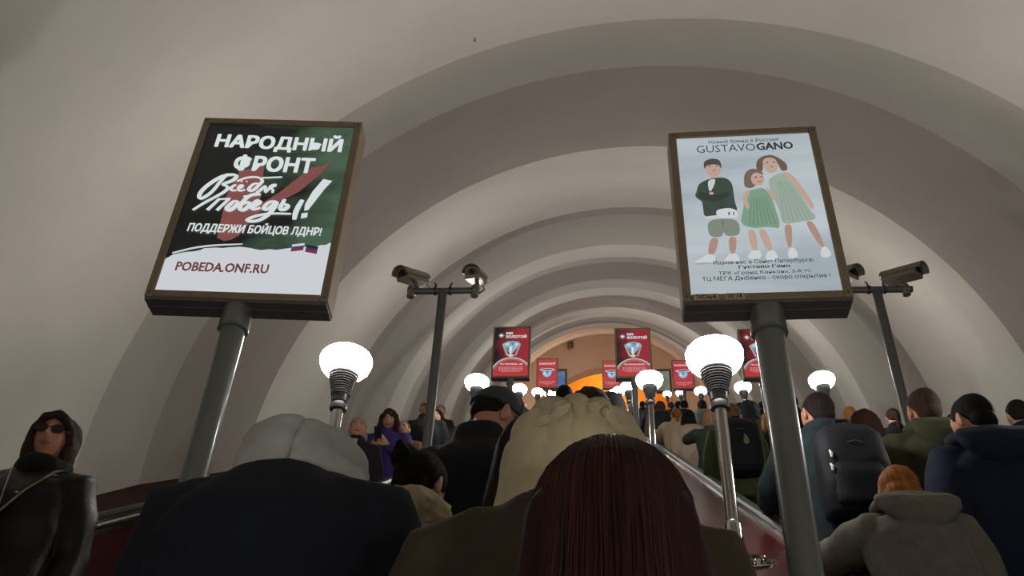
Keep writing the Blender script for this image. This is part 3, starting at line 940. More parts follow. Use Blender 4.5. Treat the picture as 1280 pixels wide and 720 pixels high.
# --- two framed lightboxes on the end wall
def wall_frame(x0, x1, z0, z1, label, c1, c2, c3):
    root = empty('wall_lightbox', (0.5 * (x0 + x1), Y_END, z0))
    tag(root, label, 'lightbox')
    w, h = x1 - x0, z1 - z0
    for (a, b, c, d) in ((-w / 2, w / 2, 0, 0.07), (-w / 2, w / 2, h - 0.07, h), (-w / 2, -w / 2 + 0.07, 0.07, h - 0.07), (w / 2 - 0.07, w / 2, 0.07, h - 0.07)):
        link('frame_bar', MB().box(a, b, -0.14, 0, c, d).mesh('frame_bar'), M_FRAMEDARK, root)
    sh = Sheet(root, w - 0.14, h - 0.14, 0.07, -0.10)
    sh.poly([(0, 0), (1, 0), (1, 1), (0, 1)], c1, 'poster_sheet', m=ink(c1, c2, 3.0))
    sh.oval(0.5, 0.45, 0.28, 0.3, c3, 'print_shape')
wall_frame(-1.62, -1.02, LZ + 3.0, LZ + 4.02, 'small blue lightbox on the end wall just left of the orange arch', (40, 60, 90), (110, 140, 170), (70, 110, 170))
wall_frame(2.60, 3.22, LZ + 2.9, LZ + 3.98, 'small greenish lightbox on the end wall right of the orange arch', (92, 98, 84), (140, 142, 128), (112, 116, 92))

# --- little fixture on the peach vault end
fx = empty('wall_fixture', (-0.80, Y_END, LZ + 5.2))
link('bracket', MB().box(-0.05, 0.05, -0.12, 0.0, -0.05, 0.2).mesh('bracket'), M_FRAMEDARK, fx)
link('lamp_body', MB().lathe([(0.03, -0.25), (0.09, -0.18), (0.09, 0.05), (0.03, 0.12)], 12, Matrix.Translation((-0.1, -0.2, 0.0))).mesh('lamp_body'), M_FRAME, fx)
tag(fx, 'tiny dark fixture on the peach end wall above the orange arch', 'fixture')

# ------------------------------------------------------------------ surveillance camera poles
M_CAM = mat('camera_beige', (122, 116, 100), 0.4, metal=0.25, var=0.06, scale=30)
M_CAMDARK = mat('camera_dark', (46, 43, 40), 0.45, metal=0.3)
M_LENS = mat('camera_glass', (10, 10, 14), 0.06, coat=1.0)
def camera_pole(X, S, top, half, label):
    root = empty('camera_pole', Wp(X, S, DECK))
    tag(root, label, 'pole', 'surveillance camera poles')
    h = EYE + top - DECK
    link('pole', MB().lathe([(0.042, 0.0), (0.042, h)], 16).mesh('pole'), M_DARKPOLE, root)
    link('foot_plate', MB().lathe([(0.09, 0), (0.09, 0.012), (0.045, 0.02)], 16, SLOPE).mesh('foot_plate'), M_DARKPOLE, root)
    link('crossbar', MB().lathe([(0.032, -half), (0.032, half)], 14, Matrix.Translation((0, 0, h)) @ Matrix.Rotation(PI / 2, 4, 'Y')).mesh('crossbar'), M_DARKPOLE, root)
    for sx in (-1, 1):
        m = MB()
        m.lathe([(0.042, -0.012), (0.042, 0.012)], 14, Matrix.Translation((sx * 0.07, 0, h)) @ Matrix.Rotation(PI / 2, 4, 'Y'))
        link('clamp', m.mesh('clamp'), M_CAMDARK, root)
        m = MB().tube([(sx * 0.07, 0, h + 0.03), (sx * 0.07, 0.0, h + 0.07), (sx * 0.085, 0.0, h + 0.095)], [0.01, 0.009, 0.006], 8)
        link('hook', m.mesh('hook'), M_CAMDARK, root)
    return h
def cctv(X, S, z, yaw, pitch, label, length=0.34):
    root = empty('surveillance_camera', Wp(X, S, z))
    tag(root, label, 'camera', 'surveillance cameras')
    # mounting bracket under the housing
    m = MB()
    m.lathe([(0.036, -0.075), (0.036, 0.035), (0.028, 0.045)], 12)
    mnt = link('mount', m.mesh('mount'), M_CAM, root)
    m = MB()
    m.lathe([(0.013, 0), (0.013, 0.03)], 8, Matrix.Translation((0.0, -0.03, -0.045)) @ Matrix.Rotation(PI / 2, 4, 'X'))
    link('bolt', m.mesh('bolt'), M_CHROME, mnt)
    M = Matrix.Translation((0, 0, 0.16)) @ Matrix.Rotation(math.radians(yaw), 4, 'Z') @ Matrix.Rotation(math.radians(pitch), 4, 'X')
    # arm
    m = MB()
    m.tube([(0, 0, 0.03), M @ Vector((0, 0.05, -0.13)), M @ Vector((0, 0.03, -0.06))], [0.022, 0.024, 0.02], 8)
    link('arm', m.mesh('arm'), M_CAM, root)
    # housing: rounded top, flat bottom, pointing along local -Y
    prof = [(-0.072, -0.055), (0.072, -0.055), (0.072, 0.0)]
    for i in range(1, 8):
        a = PI * i / 8
        prof.append((0.072 * math.cos(a), 0.062 * math.sin(a)))
    prof.append((-0.072, 0.0))
    m = MB()
    m.slab(prof, [lambda x, z, y=y, k=k: M @ Vector((x * k, y, z * k)) for (y, k) in ((-length / 2, 1), (length / 2 - 0.02, 1), (length / 2, 0.9))])
    link('housing', m.mesh('housing'), M_CAM, root)
    # visor over the top
    vp = []
    for i in range(0, 13):
        a = -0.12 + (PI + 0.24) * i / 12
        vp.append((0.084 * math.cos(a), 0.075 * math.sin(a)))
    vp += [(x * 0.93, z * 0.93) for x, z in vp[::-1]]
    m = MB()
    m.slab(vp, [lambda x, z, y=y: M @ Vector((x, y, z)) for y in (-length / 2 - 0.055, length / 2 + 0.01)])
    link('visor', m.mesh('visor'), M_CAMDARK if False else M_CAM, root)
    # front bezel and window
    gp = [(-0.052, -0.022), (0.052, -0.022)]
    for i in range(0, 9):
        a = PI * i / 8
        gp.append((0.054 * math.cos(a), -0.012 + 0.056 * math.sin(a)))
    m = MB()
    m.slab(gp, [lambda x, z, y=y: M @ Vector((x, y, z)) for y in (-length / 2 - 0.004, -length / 2 + 0.004)])
    win = link('window', m.mesh('window'), M_LENS, root)
    m = MB()
    m.lathe([(0.024, 0), (0.024, 0.012), (0.016, 0.014)], 14, M @ Matrix.Translation((0, -length / 2 - 0.004, 0.006)) @ Matrix.Rotation(PI / 2, 4, 'X'))
    link('lens', m.mesh('lens'), mat('lens_ring', (40, 40, 46), 0.2, metal=0.8), win)
    # cable loop
    m = MB().tube([M @ Vector((0.02, length / 2, -0.03)), M @ Vector((0.03, length / 2 + 0.06, -0.09)), Vector((0.03, 0.06, 0.0)), Vector((0.02, 0.02, -0.03))], 0.009, 6)
    link('cable', m.mesh('cable'), M_CAMDARK, root)
camera_pole(-1.37, 7.95, 1.18, 0.33, 'dark camera pole with a crossbar left of the middle, two cameras on it')
cctv(-1.37 - 0.30, 7.95, EYE + 1.19, -26, 24, 'left camera on the left camera pole, its hood turned aside')
cctv(-1.37 + 0.30, 7.95, EYE + 1.19, -6, 26, 'right camera on the left camera pole, facing the viewer')
camera_pole(2.625, 8.2, 1.16, 0.32, 'dark camera pole on the right, rising behind the crowd')
cctv(2.625 - 0.30, 8.2, EYE + 1.17, 34, 22, 'surveillance camera half hidden behind the edge of the white poster')
cctv(2.625 + 0.26, 8.2, EYE + 1.17, 44, 14, 'rightmost surveillance camera, its long housing seen from the side')

# ------------------------------------------------------------------ people
def V(*a):
    return Vector(a)

def remesh(mb, voxel, smooth=4, noise_amp=0.0, noise_scale=8.0, stretch=(1, 1, 1), name='surface', seed=0.0):
    """one continuous surface around the collected shapes"""
    me = mb.mesh('tmp')
    ob = bpy.data.objects.new('tmp', me)
    COL.objects.link(ob)
    md = ob.modifiers.new('r', 'REMESH')
    md.mode = 'VOXEL'
    md.voxel_size = voxel
    if smooth:
        sm = ob.modifiers.new('s', 'SMOOTH')
        sm.iterations = smooth
        sm.factor = 0.5
    dg = bpy.context.evaluated_depsgraph_get()
    dg.update()
    out = bpy.data.meshes.new_from_object(ob.evaluated_get(dg))
    bpy.data.objects.remove(ob)
    bpy.data.meshes.remove(me)
    n = len(out.vertices)
    if noise_amp > 0 and n:
        co = np.empty(n * 3)
        no = np.empty(n * 3)
        out.vertices.foreach_get('co', co)
        out.vertices.foreach_get('normal', no)
        co = co.reshape(-1, 3)
        no = no.reshape(-1, 3)
        d = np.empty(n)
        sx, sy, sz = stretch
        for i in range(n):
            p = co[i]
            q = Vector((p[0] * noise_scale * sx + seed, p[1] * noise_scale * sy, p[2] * noise_scale * sz))
            w = noise.noise(q)
            d[i] = 0.65 * (1 - abs(noise.noise(q * 0.8 + Vector((7, 3, 1)))) * 2.2) + 0.5 * w
        co += no * (d * noise_amp)[:, None]
        out.vertices.foreach_set('co', co.ravel())
    out.name = name
    out.polygons.foreach_set('use_smooth', [True] * len(out.polygons))
    out.update()
    return out

def mesh_arrays(me):
    n = len(me.vertices)
    co = np.empty(n * 3)
    me.vertices.foreach_get('co', co)
    return co.reshape(-1, 3), [tuple(p.vertices) for p in me.polygons]

# --- head: one surface with brow, eye sockets, nose, lips, chin and ears
def head_mesh():
    m = MB()
    nu, nv = 48, 36
    vs = []
    def shape(d):
        a, b, c = 0.074, 0.095, 0.113
        p = Vector((d.x * a, d.y * b, d.z * c))
        z, x = p.z, p.x
        if z < 0:
            t = -z / c
            p.x *= 1 - 0.30 * t ** 1.6
            if p.y < 0:
                p.y *= 1 - 0.50 * t ** 1.1
            else:
                p.y *= 1 - 0.06 * t
        if d.y > 0:
            g = lambda x0, z0, sx, sz: math.exp(-((x - x0) / sx) ** 2 - ((z - z0) / sz) ** 2)
            p.y += 0.012 * g(0, 0.0, 0.010, 0.028) + 0.020 * g(0, -0.022, 0.013, 0.014)
            p.y -= 0.010 * (g(0.031, 0.008, 0.016, 0.012) + g(-0.031, 0.008, 0.016, 0.012))
            p.y += 0.005 * (g(0.03, 0.028, 0.022, 0.008) + g(-0.03, 0.028, 0.022, 0.008))
            p.y += 0.006 * g(0, -0.052, 0.020, 0.006) + 0.006 * g(0, -0.064, 0.018, 0.006)
            p.y -= 0.005 * g(0, -0.078, 0.02, 0.006)
            p.y += 0.010 * g(0, -0.096, 0.022, 0.016)
        return p
    vs.append(shape(V(0, 0, -1)))
    for i in range(1, nv):
        ph = -PI / 2 + PI * i / nv
        for k in range(nu):
            a = 2 * PI * k / nu
            vs.append(shape(V(math.cos(ph) * math.cos(a), math.cos(ph) * math.sin(a), math.sin(ph))))
    vs.append(shape(V(0, 0, 1)))
    fs = []
    for k in range(nu):
        l = (k + 1) % nu
        fs.append((0, 1 + l, 1 + k))
        fs.append((len(vs) - 1, 1 + (nv - 2) * nu + k, 1 + (nv - 2) * nu + l))
        for i in range(nv - 2):
            fs.append((1 + i * nu + k, 1 + i * nu + l, 1 + (i + 1) * nu + l, 1 + (i + 1) * nu + k))
    m.add(vs, fs)
    for sx in (-1, 1):
        M = Matrix.Rotation(sx * 0.35, 4, 'Z') @ Matrix.Rotation(-0.2, 4, 'X')
        m.ball((sx * 0.078, -0.006, -0.008), (0.010, 0.021, 0.034), 12, 8, M)
        m.ball((sx * 0.086, -0.012, 0.004), (0.006, 0.015, 0.022), 10, 8, M)
    m.tube([(0, -0.018, -0.05), (0, -0.022, -0.10), (0, -0.03, -0.155)], [0.056, 0.057, 0.062], 16)
    return remesh(m, 0.0055, 2, name='head')
HEAD = mesh_arrays(head_mesh())

# --- hands: palm, four bent fingers of different length, thumb off the side
def hand_mesh(curl, spread=0.0):
    m = MB()
    m.loft([((0.0, 0, 0), (0, 0.024, 0), (0, 0, 0.017)), ((0.03, 0, 0), (0, 0.034, 0), (0, 0, 0.016)), ((0.07, 0.002, -0.002), (0, 0.040, 0), (0, 0, 0.013)), ((0.092, 0.002, -0.004), (0, 0.036, 0), (0, 0, 0.010))], 16)
    for i, (y, L, r) in enumerate(((0.031, 0.072, 0.0088), (0.010, 0.081, 0.0092), (-0.011, 0.075, 0.0088), (-0.031, 0.058, 0.0078))):
        p = V(0.080, y, -0.003)
        ang = math.radians(curl * 0.35)
        yaw = (y / 0.031) * spread
        pts, rr = [p.copy()], [r * 1.08]
        for q, seg in enumerate((0.44, 0.32, 0.24)):
            d = V(math.cos(ang) * math.cos(yaw), math.sin(yaw), -math.sin(ang))
            p = p + d * L * seg * 1.1
            pts.append(p.copy())
            rr.append(r * (1.0, 0.92, 0.78)[q])
            ang += math.radians(curl * (0.9 if q == 0 else 0.7))
        m.tube(pts, rr, 10)
    a = math.radians(curl * 0.5)
    m.tube([V(0.018, 0.024, -0.004), V(0.048, 0.048, -0.012), V(0.076, 0.054, -0.014 - 0.02 * math.sin(a)), V(0.098, 0.050, -0.016 - 0.035 * math.sin(a))], [0.014, 0.012, 0.0105, 0.008], 10)
    return remesh(m, 0.0042, 2, name='hand')
HANDS = {'relaxed': mesh_arrays(hand_mesh(28)), 'grip': mesh_arrays(hand_mesh(52, 0.05))}

L_UP, L_FORE = 0.295, 0.262
def ik(sh, wr, pole):
    d = wr - sh
    r = min(d.length, L_UP + L_FORE - 0.004)
    d = d.normalized()
    wr = sh + d * r
    a = (L_UP ** 2 - L_FORE ** 2 + r * r) / (2 * r)
    h = math.sqrt(max(0, L_UP ** 2 - a * a))
    p = Vector(pole)
    p = (p - d * p.dot(d)).normalized()
    return sh + d * a + p * h, wr

class Rig:
    """joint positions of a standing figure 1.72 m tall, facing +Y, feet on z = 0"""
    def __init__(s, lean=0.0, twist=0.0, head_yaw=0.0, head_pitch=0.0, head_roll=0.0, left='down', right='down', hunch=0.0):
        s.lean = lean
        hip = V(0, 0, 0.92)
        s.ML = Matrix.Translation(hip) @ Matrix.Rotation(math.radians(twist), 4, 'Z') @ Matrix.Rotation(math.radians(-lean), 4, 'X') @ Matrix.Translation(-hip)
        s.neck = s.ML @ V(0, -0.012, 1.475)
        s.MH = Matrix.Translation(s.neck) @ Matrix.Rotation(math.radians(twist + head_yaw), 4, 'Z') @ Matrix.Rotation(math.radians(-lean * 0.5 - head_pitch), 4, 'X') @ Matrix.Rotation(math.radians(head_roll), 4, 'Y') @ Matrix.Translation((0, 0.022 + hunch * 0.8, 0.130 - hunch))
        s.arms = {}
        for sx, pose in ((-1, left), (1, right)):
            sh = s.ML @ V(sx * 0.180, -0.01, 1.372)
            grip = 'relaxed'
            pole = (sx * 0.5, -1, -0.2)
            if pose == 'down':
                wr = sh + V(sx * 0.055, 0.05, -0.535)
            elif pose == 'pocket':
                wr = s.ML @ V(sx * 0.20, 0.09, 0.93)
                pole = (sx * 1.0, -0.8, 0)
            elif pose == 'phone':
                wr = s.ML @ V(sx * 0.075, 0.27, 1.20)
                pole = (sx * 0.8, -0.2, -1)
                grip = 'grip'
            elif pose == 'front':
                wr = s.ML @ V(sx * 0.06, 0.24, 1.02)
                pole = (sx * 0.9, -0.4, -0.5)
            else:                              # a point to hold on to
                wr = Vector(pose)
                grip = 'grip'
                pole = (sx * 0.7, -0.5, -0.7)
            el, wr = ik(sh, wr, pole)
            s.arms[sx] = (sh, el, wr, grip, pose)

def tors(m, rig, rows, n=28, power=2.3):
    rings = []
    for z, rx, ry, yc in rows:
        M = rig.ML if z > 0.92 else Matrix.Identity(4)
        c = M @ V(0, yc, z)
        R3 = M.to_3x3()
        rings.append((c, R3 @ V(rx, 0, 0), R3 @ V(0, ry, 0)))
    m.loft(rings, n, power=power)

_cache = {}
def body_mesh(rig, key, voxel):
    if ('body', key) in _cache:
        return _cache[('body', key)]
    m = MB()
    tors(m, rig, [(0.78, 0.13, 0.095, 0), (0.86, 0.16, 0.11, 0), (0.95, 0.163, 0.112, 0), (1.06, 0.138, 0.095, 0.0), (1.2, 0.152, 0.105, 0.0), (1.33, 0.165, 0.108, -0.005), (1.40, 0.15, 0.09, -0.01), (1.445, 0.085, 0.068, -0.012), (1.48, 0.055, 0.056, -0.012)])
    for sx in (-1, 1):
        m.tube([(sx * 0.085, 0, 0.90), (sx * 0.088, 0.012, 0.70), (sx * 0.09, 0.018, 0.50), (sx * 0.092, -0.01, 0.36), (sx * 0.095, -0.02, 0.12), (sx * 0.095, -0.02, 0.06)], [0.092, 0.082, 0.056, 0.056, 0.038, 0.040], 14)
        m.loft([((sx * 0.095, -0.075, 0.04), (0.028, 0, 0), (0, 0, 0.032)), ((sx * 0.097, -0.02, 0.05), (0.036, 0, 0), (0, 0, 0.045)), ((sx * 0.102, 0.07, 0.035), (0.043, 0, 0), (0, 0, 0.028)), ((sx * 0.104, 0.15, 0.022), (0.038, 0, 0), (0, 0, 0.018))], 12)
        sh, el, wr, grip, pose = rig.arms[sx]
        inn = rig.ML @ V(sx * 0.10, -0.01, 1.385)
        m.tube([inn, sh, sh.lerp(el, 0.45), el, el.lerp(wr, 0.35), wr], [0.062, 0.058, 0.048, 0.039, 0.038, 0.026], 14)
    m.tube([rig.ML @ V(0, -0.012, 1.43), rig.neck, rig.MH @ V(0, -0.02, -0.06)], [0.062, 0.056, 0.054], 14)
    me = remesh(m, voxel, 4, name='person')
    v, f = mesh_arrays(me)
    out = MB()
    out.add(v.tolist(), f)
    hv, hf = HEAD
    MH = np.array(rig.MH)
    out.add((hv @ MH[:3, :3].T + MH[:3, 3]).tolist(), hf)
    for sx in (-1, 1):
        sh, el, wr, grip, pose = rig.arms[sx]
        d = (wr - el).normalized()
        if grip == 'grip' and not isinstance(pose, str):
            d = (d * 0.5 + V(-0.15 * sx, 1, 0.45).normalized()).normalized()
            nrm = V(0, -0.5, 0.87)
        elif pose == 'phone':
            d = (d * 0.4 + V(-0.5 * sx, 0.4, 0.5)).normalized()
            nrm = V(sx * 0.3, 0.9, 0.1)
        else:
            nrm = V(sx * 1, 0, 0) if abs(d.x) < 0.7 else V(0, 0, 1)
        z = (nrm - d * nrm.dot(d)).normalized()
        y = z.cross(d)
        hv, hf = HANDS[grip]
        h = hv.copy()
        # thumb side: inwards / forwards
        want = V(-sx * 1.0, 0.3, 0) if z.z > 0.5 else V(0, 1, 0.2)
        if y.dot(want) < 0:
            h[:, 1] *= -1
            hf = [q[::-1] for q in hf]
        Mx = np.array([d, y, z]).T
        out.add((h @ Mx.T + np.array(wr)).tolist(), hf)
    me = out.mesh('person')
    _cache[('body', key)] = me
    return me

def jacket_mesh(rig, key, voxel, bulk=0.03, bottom=0.76, collar=0.045, puff=0.0, flare=0.0, seed=0.0, folds=0.010):
    k = ('jacket', key, bulk, bottom, collar, puff, flare, seed)
    if k in _cache:
        return _cache[k]
    m = MB()
    b = bulk
    rows = []
    if bottom < 0.9:
        rows += [(bottom, 0.172 + b + flare, 0.118 + b + flare * 0.6, 0.0), ((bottom + 0.92) / 2, 0.172 + b + flare * 0.6, 0.12 + b + flare * 0.4, 0.0)]
    rows += [(0.95, 0.168 + b, 0.118 + b, 0), (1.06, 0.152 + b * 1.1, 0.106 + b * 1.1, 0.0), (1.2, 0.162 + b * 1.1, 0.114 + b * 1.1, 0.0), (1.31, 0.176 + b, 0.118 + b, -0.008),
             (1.37, 0.160 + b * 0.8, 0.106 + b * 0.8, -0.012), (1.42, 0.118 + b * 0.6, 0.090 + b * 0.5, -0.014), (1.465, 0.082 + b * 0.3, 0.076 + b * 0.2, -0.014), (1.475 + collar, 0.068 + b * 0.2, 0.070 + b * 0.2, -0.008)]
    if collar < 0:                             # a hood covers the neck: leave the collar low
        rows = rows[:-1]
    tors(m, rig, rows)
    for sx in (-1, 1):
        sh, el, wr, grip, pose = rig.arms[sx]
        inn = rig.ML @ V(sx * 0.09, -0.01, 1.385)
        cuff = el.lerp(wr, 0.97)
        m.tube([inn, sh + V(sx * 0.004, 0, 0.004), sh.lerp(el, 0.35), sh.lerp(el, 0.75), el, el.lerp(wr, 0.4), el.lerp(wr, 0.8), cuff],
               [0.066 + b * 0.4, 0.060 + b * 0.6 + puff, 0.060 + b * 0.7 + puff, 0.056 + b * 0.6 + puff, 0.054 + b * 0.6 + puff, 0.050 + b * 0.6 + puff, 0.043 + b * 0.5 + puff * 0.5, 0.037 + b * 0.3], 16)
        if pose == 'down' or pose == 'pocket':
            pass
    me = remesh(m, voxel, 3, folds, 7.0, (1.0, 1.0, 0.75), 'jacket', seed)
    _cache[k] = me
    return me

def trouser_mesh(rig, voxel):
    if ('trousers', voxel) in _cache:
        return _cache[('trousers', voxel)]
    m = MB()
    R0 = Rig()
    tors(m, R0, [(0.76, 0.14, 0.108, 0), (0.84, 0.172, 0.122, 0), (0.92, 0.17, 0.122, 0), (1.0, 0.155, 0.11, 0)])
    for sx in (-1, 1):
        m.tube([(sx * 0.085, 0, 0.90), (sx * 0.088, 0.012, 0.70), (sx * 0.09, 0.018, 0.50), (sx * 0.092, -0.008, 0.36), (sx * 0.095, -0.018, 0.12), (sx * 0.095, -0.012, 0.07)], [0.104, 0.096, 0.074, 0.072, 0.062, 0.064], 16)
    me = remesh(m, max(voxel, 0.014), 3, 0.008, 7.0, (1, 1, 0.6), 'trousers', 3.0)
    _cache[('trousers', voxel)] = me
    return me

def shoe_mesh():
    if 'shoe' in _cache:
        return _cache['shoe']
    m = MB()
    m.loft([((0, -0.095, 0.045), (0.030, 0, 0), (0, 0, 0.043)), ((0, -0.03, 0.05), (0.042, 0, 0), (0, 0, 0.050)), ((0, 0.06, 0.038), (0.048, 0, 0), (0, 0, 0.038)), ((0, 0.15, 0.028), (0.046, 0, 0), (0, 0, 0.028)), ((0, 0.175, 0.022), (0.03, 0, 0), (0, 0, 0.018))], 14)
    m.loft([((0, -0.02, 0.04), (0.044, 0, 0), (0, 0.05, 0)), ((0, -0.025, 0.11), (0.05, 0, 0), (0, 0.055, 0))], 14)
    me = remesh(m, 0.010, 2, name='shoe')
    _cache['shoe'] = me
    return me

# --- hair, hats and hoods are modelled around the head's own axes
def strands(me_mb, rings, n, groove, seed):
    pass

def hair_mesh(style, fine=False, seed=0.0):
    k = ('hair', style, fine, seed)
    if k in _cache:
        return _cache[k]
    m = MB()
    vx = 0.006 if fine else 0.009
    amp, sc, st = 0.004, 30.0, (1, 1, 0.35)
    if style == 'short':
        m.ball((0, -0.016, 0.030), (0.0805, 0.0965, 0.094), 24, 16)
        m.ball((0, -0.050, -0.020), (0.066, 0.056, 0.060), 20, 12)
        amp = 0.003
    elif style == 'crew':
        m.ball((0, -0.018, 0.026), (0.0795, 0.094, 0.094), 24, 16)
        m.ball((0, -0.050, -0.018), (0.064, 0.055, 0.062), 20, 12)
        amp, sc = 0.0015, 60.0
    elif style == 'messy':
        m.ball((0, -0.014, 0.034), (0.092, 0.104, 0.104), 24, 16)
        m.ball((0, -0.055, -0.035), (0.080, 0.062, 0.085), 20, 12)
        amp, sc = 0.007, 34.0
    elif style == 'stubble':
        m.ball((0, -0.030, 0.006), (0.0772, 0.079, 0.046), 24, 16)
        amp, sc = 0.001, 60.0
    elif style == 'wavy_bob':
        m.ball((0, -0.034, 0.034), (0.100, 0.098, 0.102), 24, 16)
        m.ball((0, -0.06, -0.05), (0.092, 0.072, 0.085), 20, 12)
        for sx in (-1, 1):
            m.ball((sx * 0.080, -0.006, -0.045), (0.030, 0.048, 0.080), 14, 10)
            m.tube([(0.0, 0.072, 0.098), (sx * 0.040, 0.084, 0.072), (sx * 0.074, 0.058, 0.035), (sx * 0.086, 0.035, -0.03)], [0.018, 0.017, 0.018, 0.014], 10)
        amp, sc = 0.007, 26.0
    elif style == 'full':
        m.ball((0, -0.022, 0.024), (0.086, 0.102, 0.100), 24, 16)
        m.ball((0, -0.050, -0.045), (0.080, 0.066, 0.075), 20, 12)
        amp, sc = 0.005, 40.0
    elif style == 'bob':
        m.ball((0, -0.018, 0.030), (0.090, 0.104, 0.098), 24, 16)
        m.loft([((0, -0.035, 0.04), (0.090, 0, 0), (0, 0.085, 0)), ((0, -0.04, -0.03), (0.100, 0, 0), (0, 0.080, 0)), ((0, -0.045, -0.10), (0.102, 0, 0), (0, 0.070, 0)), ((0, -0.045, -0.135), (0.085, 0, 0), (0, 0.055, 0))], 24)
        amp = 0.006
    elif style in ('long', 'curly'):
        m.ball((0, -0.018, 0.028), (0.088, 0.103, 0.098), 24, 16)
        m.loft([((0, -0.040, 0.04), (0.088, 0, 0), (0, 0.078, 0)), ((0, -0.05, -0.05), (0.100, 0, 0), (0, 0.068, 0)), ((0, -0.065, -0.14), (0.112, 0, 0), (0, 0.060, 0)), ((0, -0.085, -0.24), (0.120, 0, 0), (0, 0.050, 0)), ((0, -0.095, -0.34), (0.105, 0, 0), (0, 0.040, 0)), ((0, -0.10, -0.40), (0.075, 0, 0), (0, 0.028, 0))], 28)
        for sx in (-1, 1):                     # locks beside the face
            m.tube([(sx * 0.070, 0.030, 0.06), (sx * 0.086, 0.034, -0.02), (sx * 0.090, 0.030, -0.12), (sx * 0.092, 0.03, -0.22)], [0.022, 0.024, 0.026, 0.016], 10)
        amp, sc, st = (0.007, 22.0, (1, 1, 0.15)) if style == 'long' else (0.014, 24.0, (1, 1, 0.9))
    elif style == 'ponytail':
        m.ball((0, -0.016, 0.028), (0.083, 0.100, 0.096), 24, 16)
        m.ball((0, -0.052, -0.015), (0.062, 0.055, 0.055), 16, 10)
        m.ball((0, -0.112, 0.02), (0.026, 0.022, 0.026), 12, 8)
        m.tube([(0, -0.115, 0.02), (0.0, -0.150, -0.03), (0.004, -0.150, -0.13), (0.0, -0.135, -0.25)], [0.022, 0.030, 0.028, 0.010], 10)
        amp = 0.004
    elif style == 'bun':
        m.ball((0, -0.016, 0.028), (0.086, 0.102, 0.097), 24, 16)
        m.ball((0, -0.055, -0.02), (0.068, 0.055, 0.058), 16, 10)
        m.ball((-0.035, -0.085, 0.082), (0.048, 0.045, 0.043), 16, 10)
        m.tube([(-0.06, -0.10, 0.10), (-0.03, -0.13, 0.10), (0.0, -0.12, 0.07), (-0.03, -0.125, 0.04)], 0.016, 8)
        amp = 0.005
    me = remesh(m, vx, 2, amp, sc, st, 'hair', seed)
    _cache[k] = me
    return me

def cap_meshes():
    m = MB()
    rings = []
    for i in range(9):
        t = i / 8
        a = t * PI / 2
        rings.append(((0, -0.012 + 0.004 * t, 0.022 + 0.108 * math.sin(a)), (0.0875 * math.cos(a) + 0.001, 0, 0), (0, 0.106 * math.cos(a) + 0.001, 0)))
    m.loft(rings, 32)
    m.ball((0, -0.008, 0.133), (0.009, 0.009, 0.006), 10, 6)
    for k in range(6):                         # seams
        a = k * PI / 3 + PI / 6
        m.tube([(0.089 * math.cos(a) * math.cos(q), -0.010 + 0.1075 * math.sin(a) * math.cos(q), 0.022 + 0.1095 * math.sin(q)) for q in [i * PI / 2 / 8 for i in range(9)]], 0.002, 5)
    dome = m.mesh('cap_crown')
    m = MB()
    vs, fs = [], []
    n = 20
    for lay in (0, 1):
        for r in range(2):
            for i in range(n + 1):
                a = PI * (0.12 + 0.76 * i / n)
                k = 0.0 if r == 0 else 1.0
                x = 0.086 * math.cos(a) * (1 + 0.02 * k)
                y = -0.012 + 0.104 * math.sin(a) + k * 0.075 * math.sin(a) ** 1.3
                z = 0.026 - k * 0.028 - 0.05 * (x / 0.09) ** 2 * (0.5 + 0.5 * k) - lay * 0.004
                vs.append((x, y, z))
    q = n + 1
    for i in range(n):
        fs += [(i, i + 1, q + i + 1, q + i), (2 * q + i, 3 * q + i, 3 * q + i + 1, 2 * q + i + 1), (q + i, q + i + 1, 3 * q + i + 1, 3 * q + i), (i + 1, i, 2 * q + i, 2 * q + i + 1)]
    m.add(vs, fs)
    return dome, m.mesh('cap_visor')

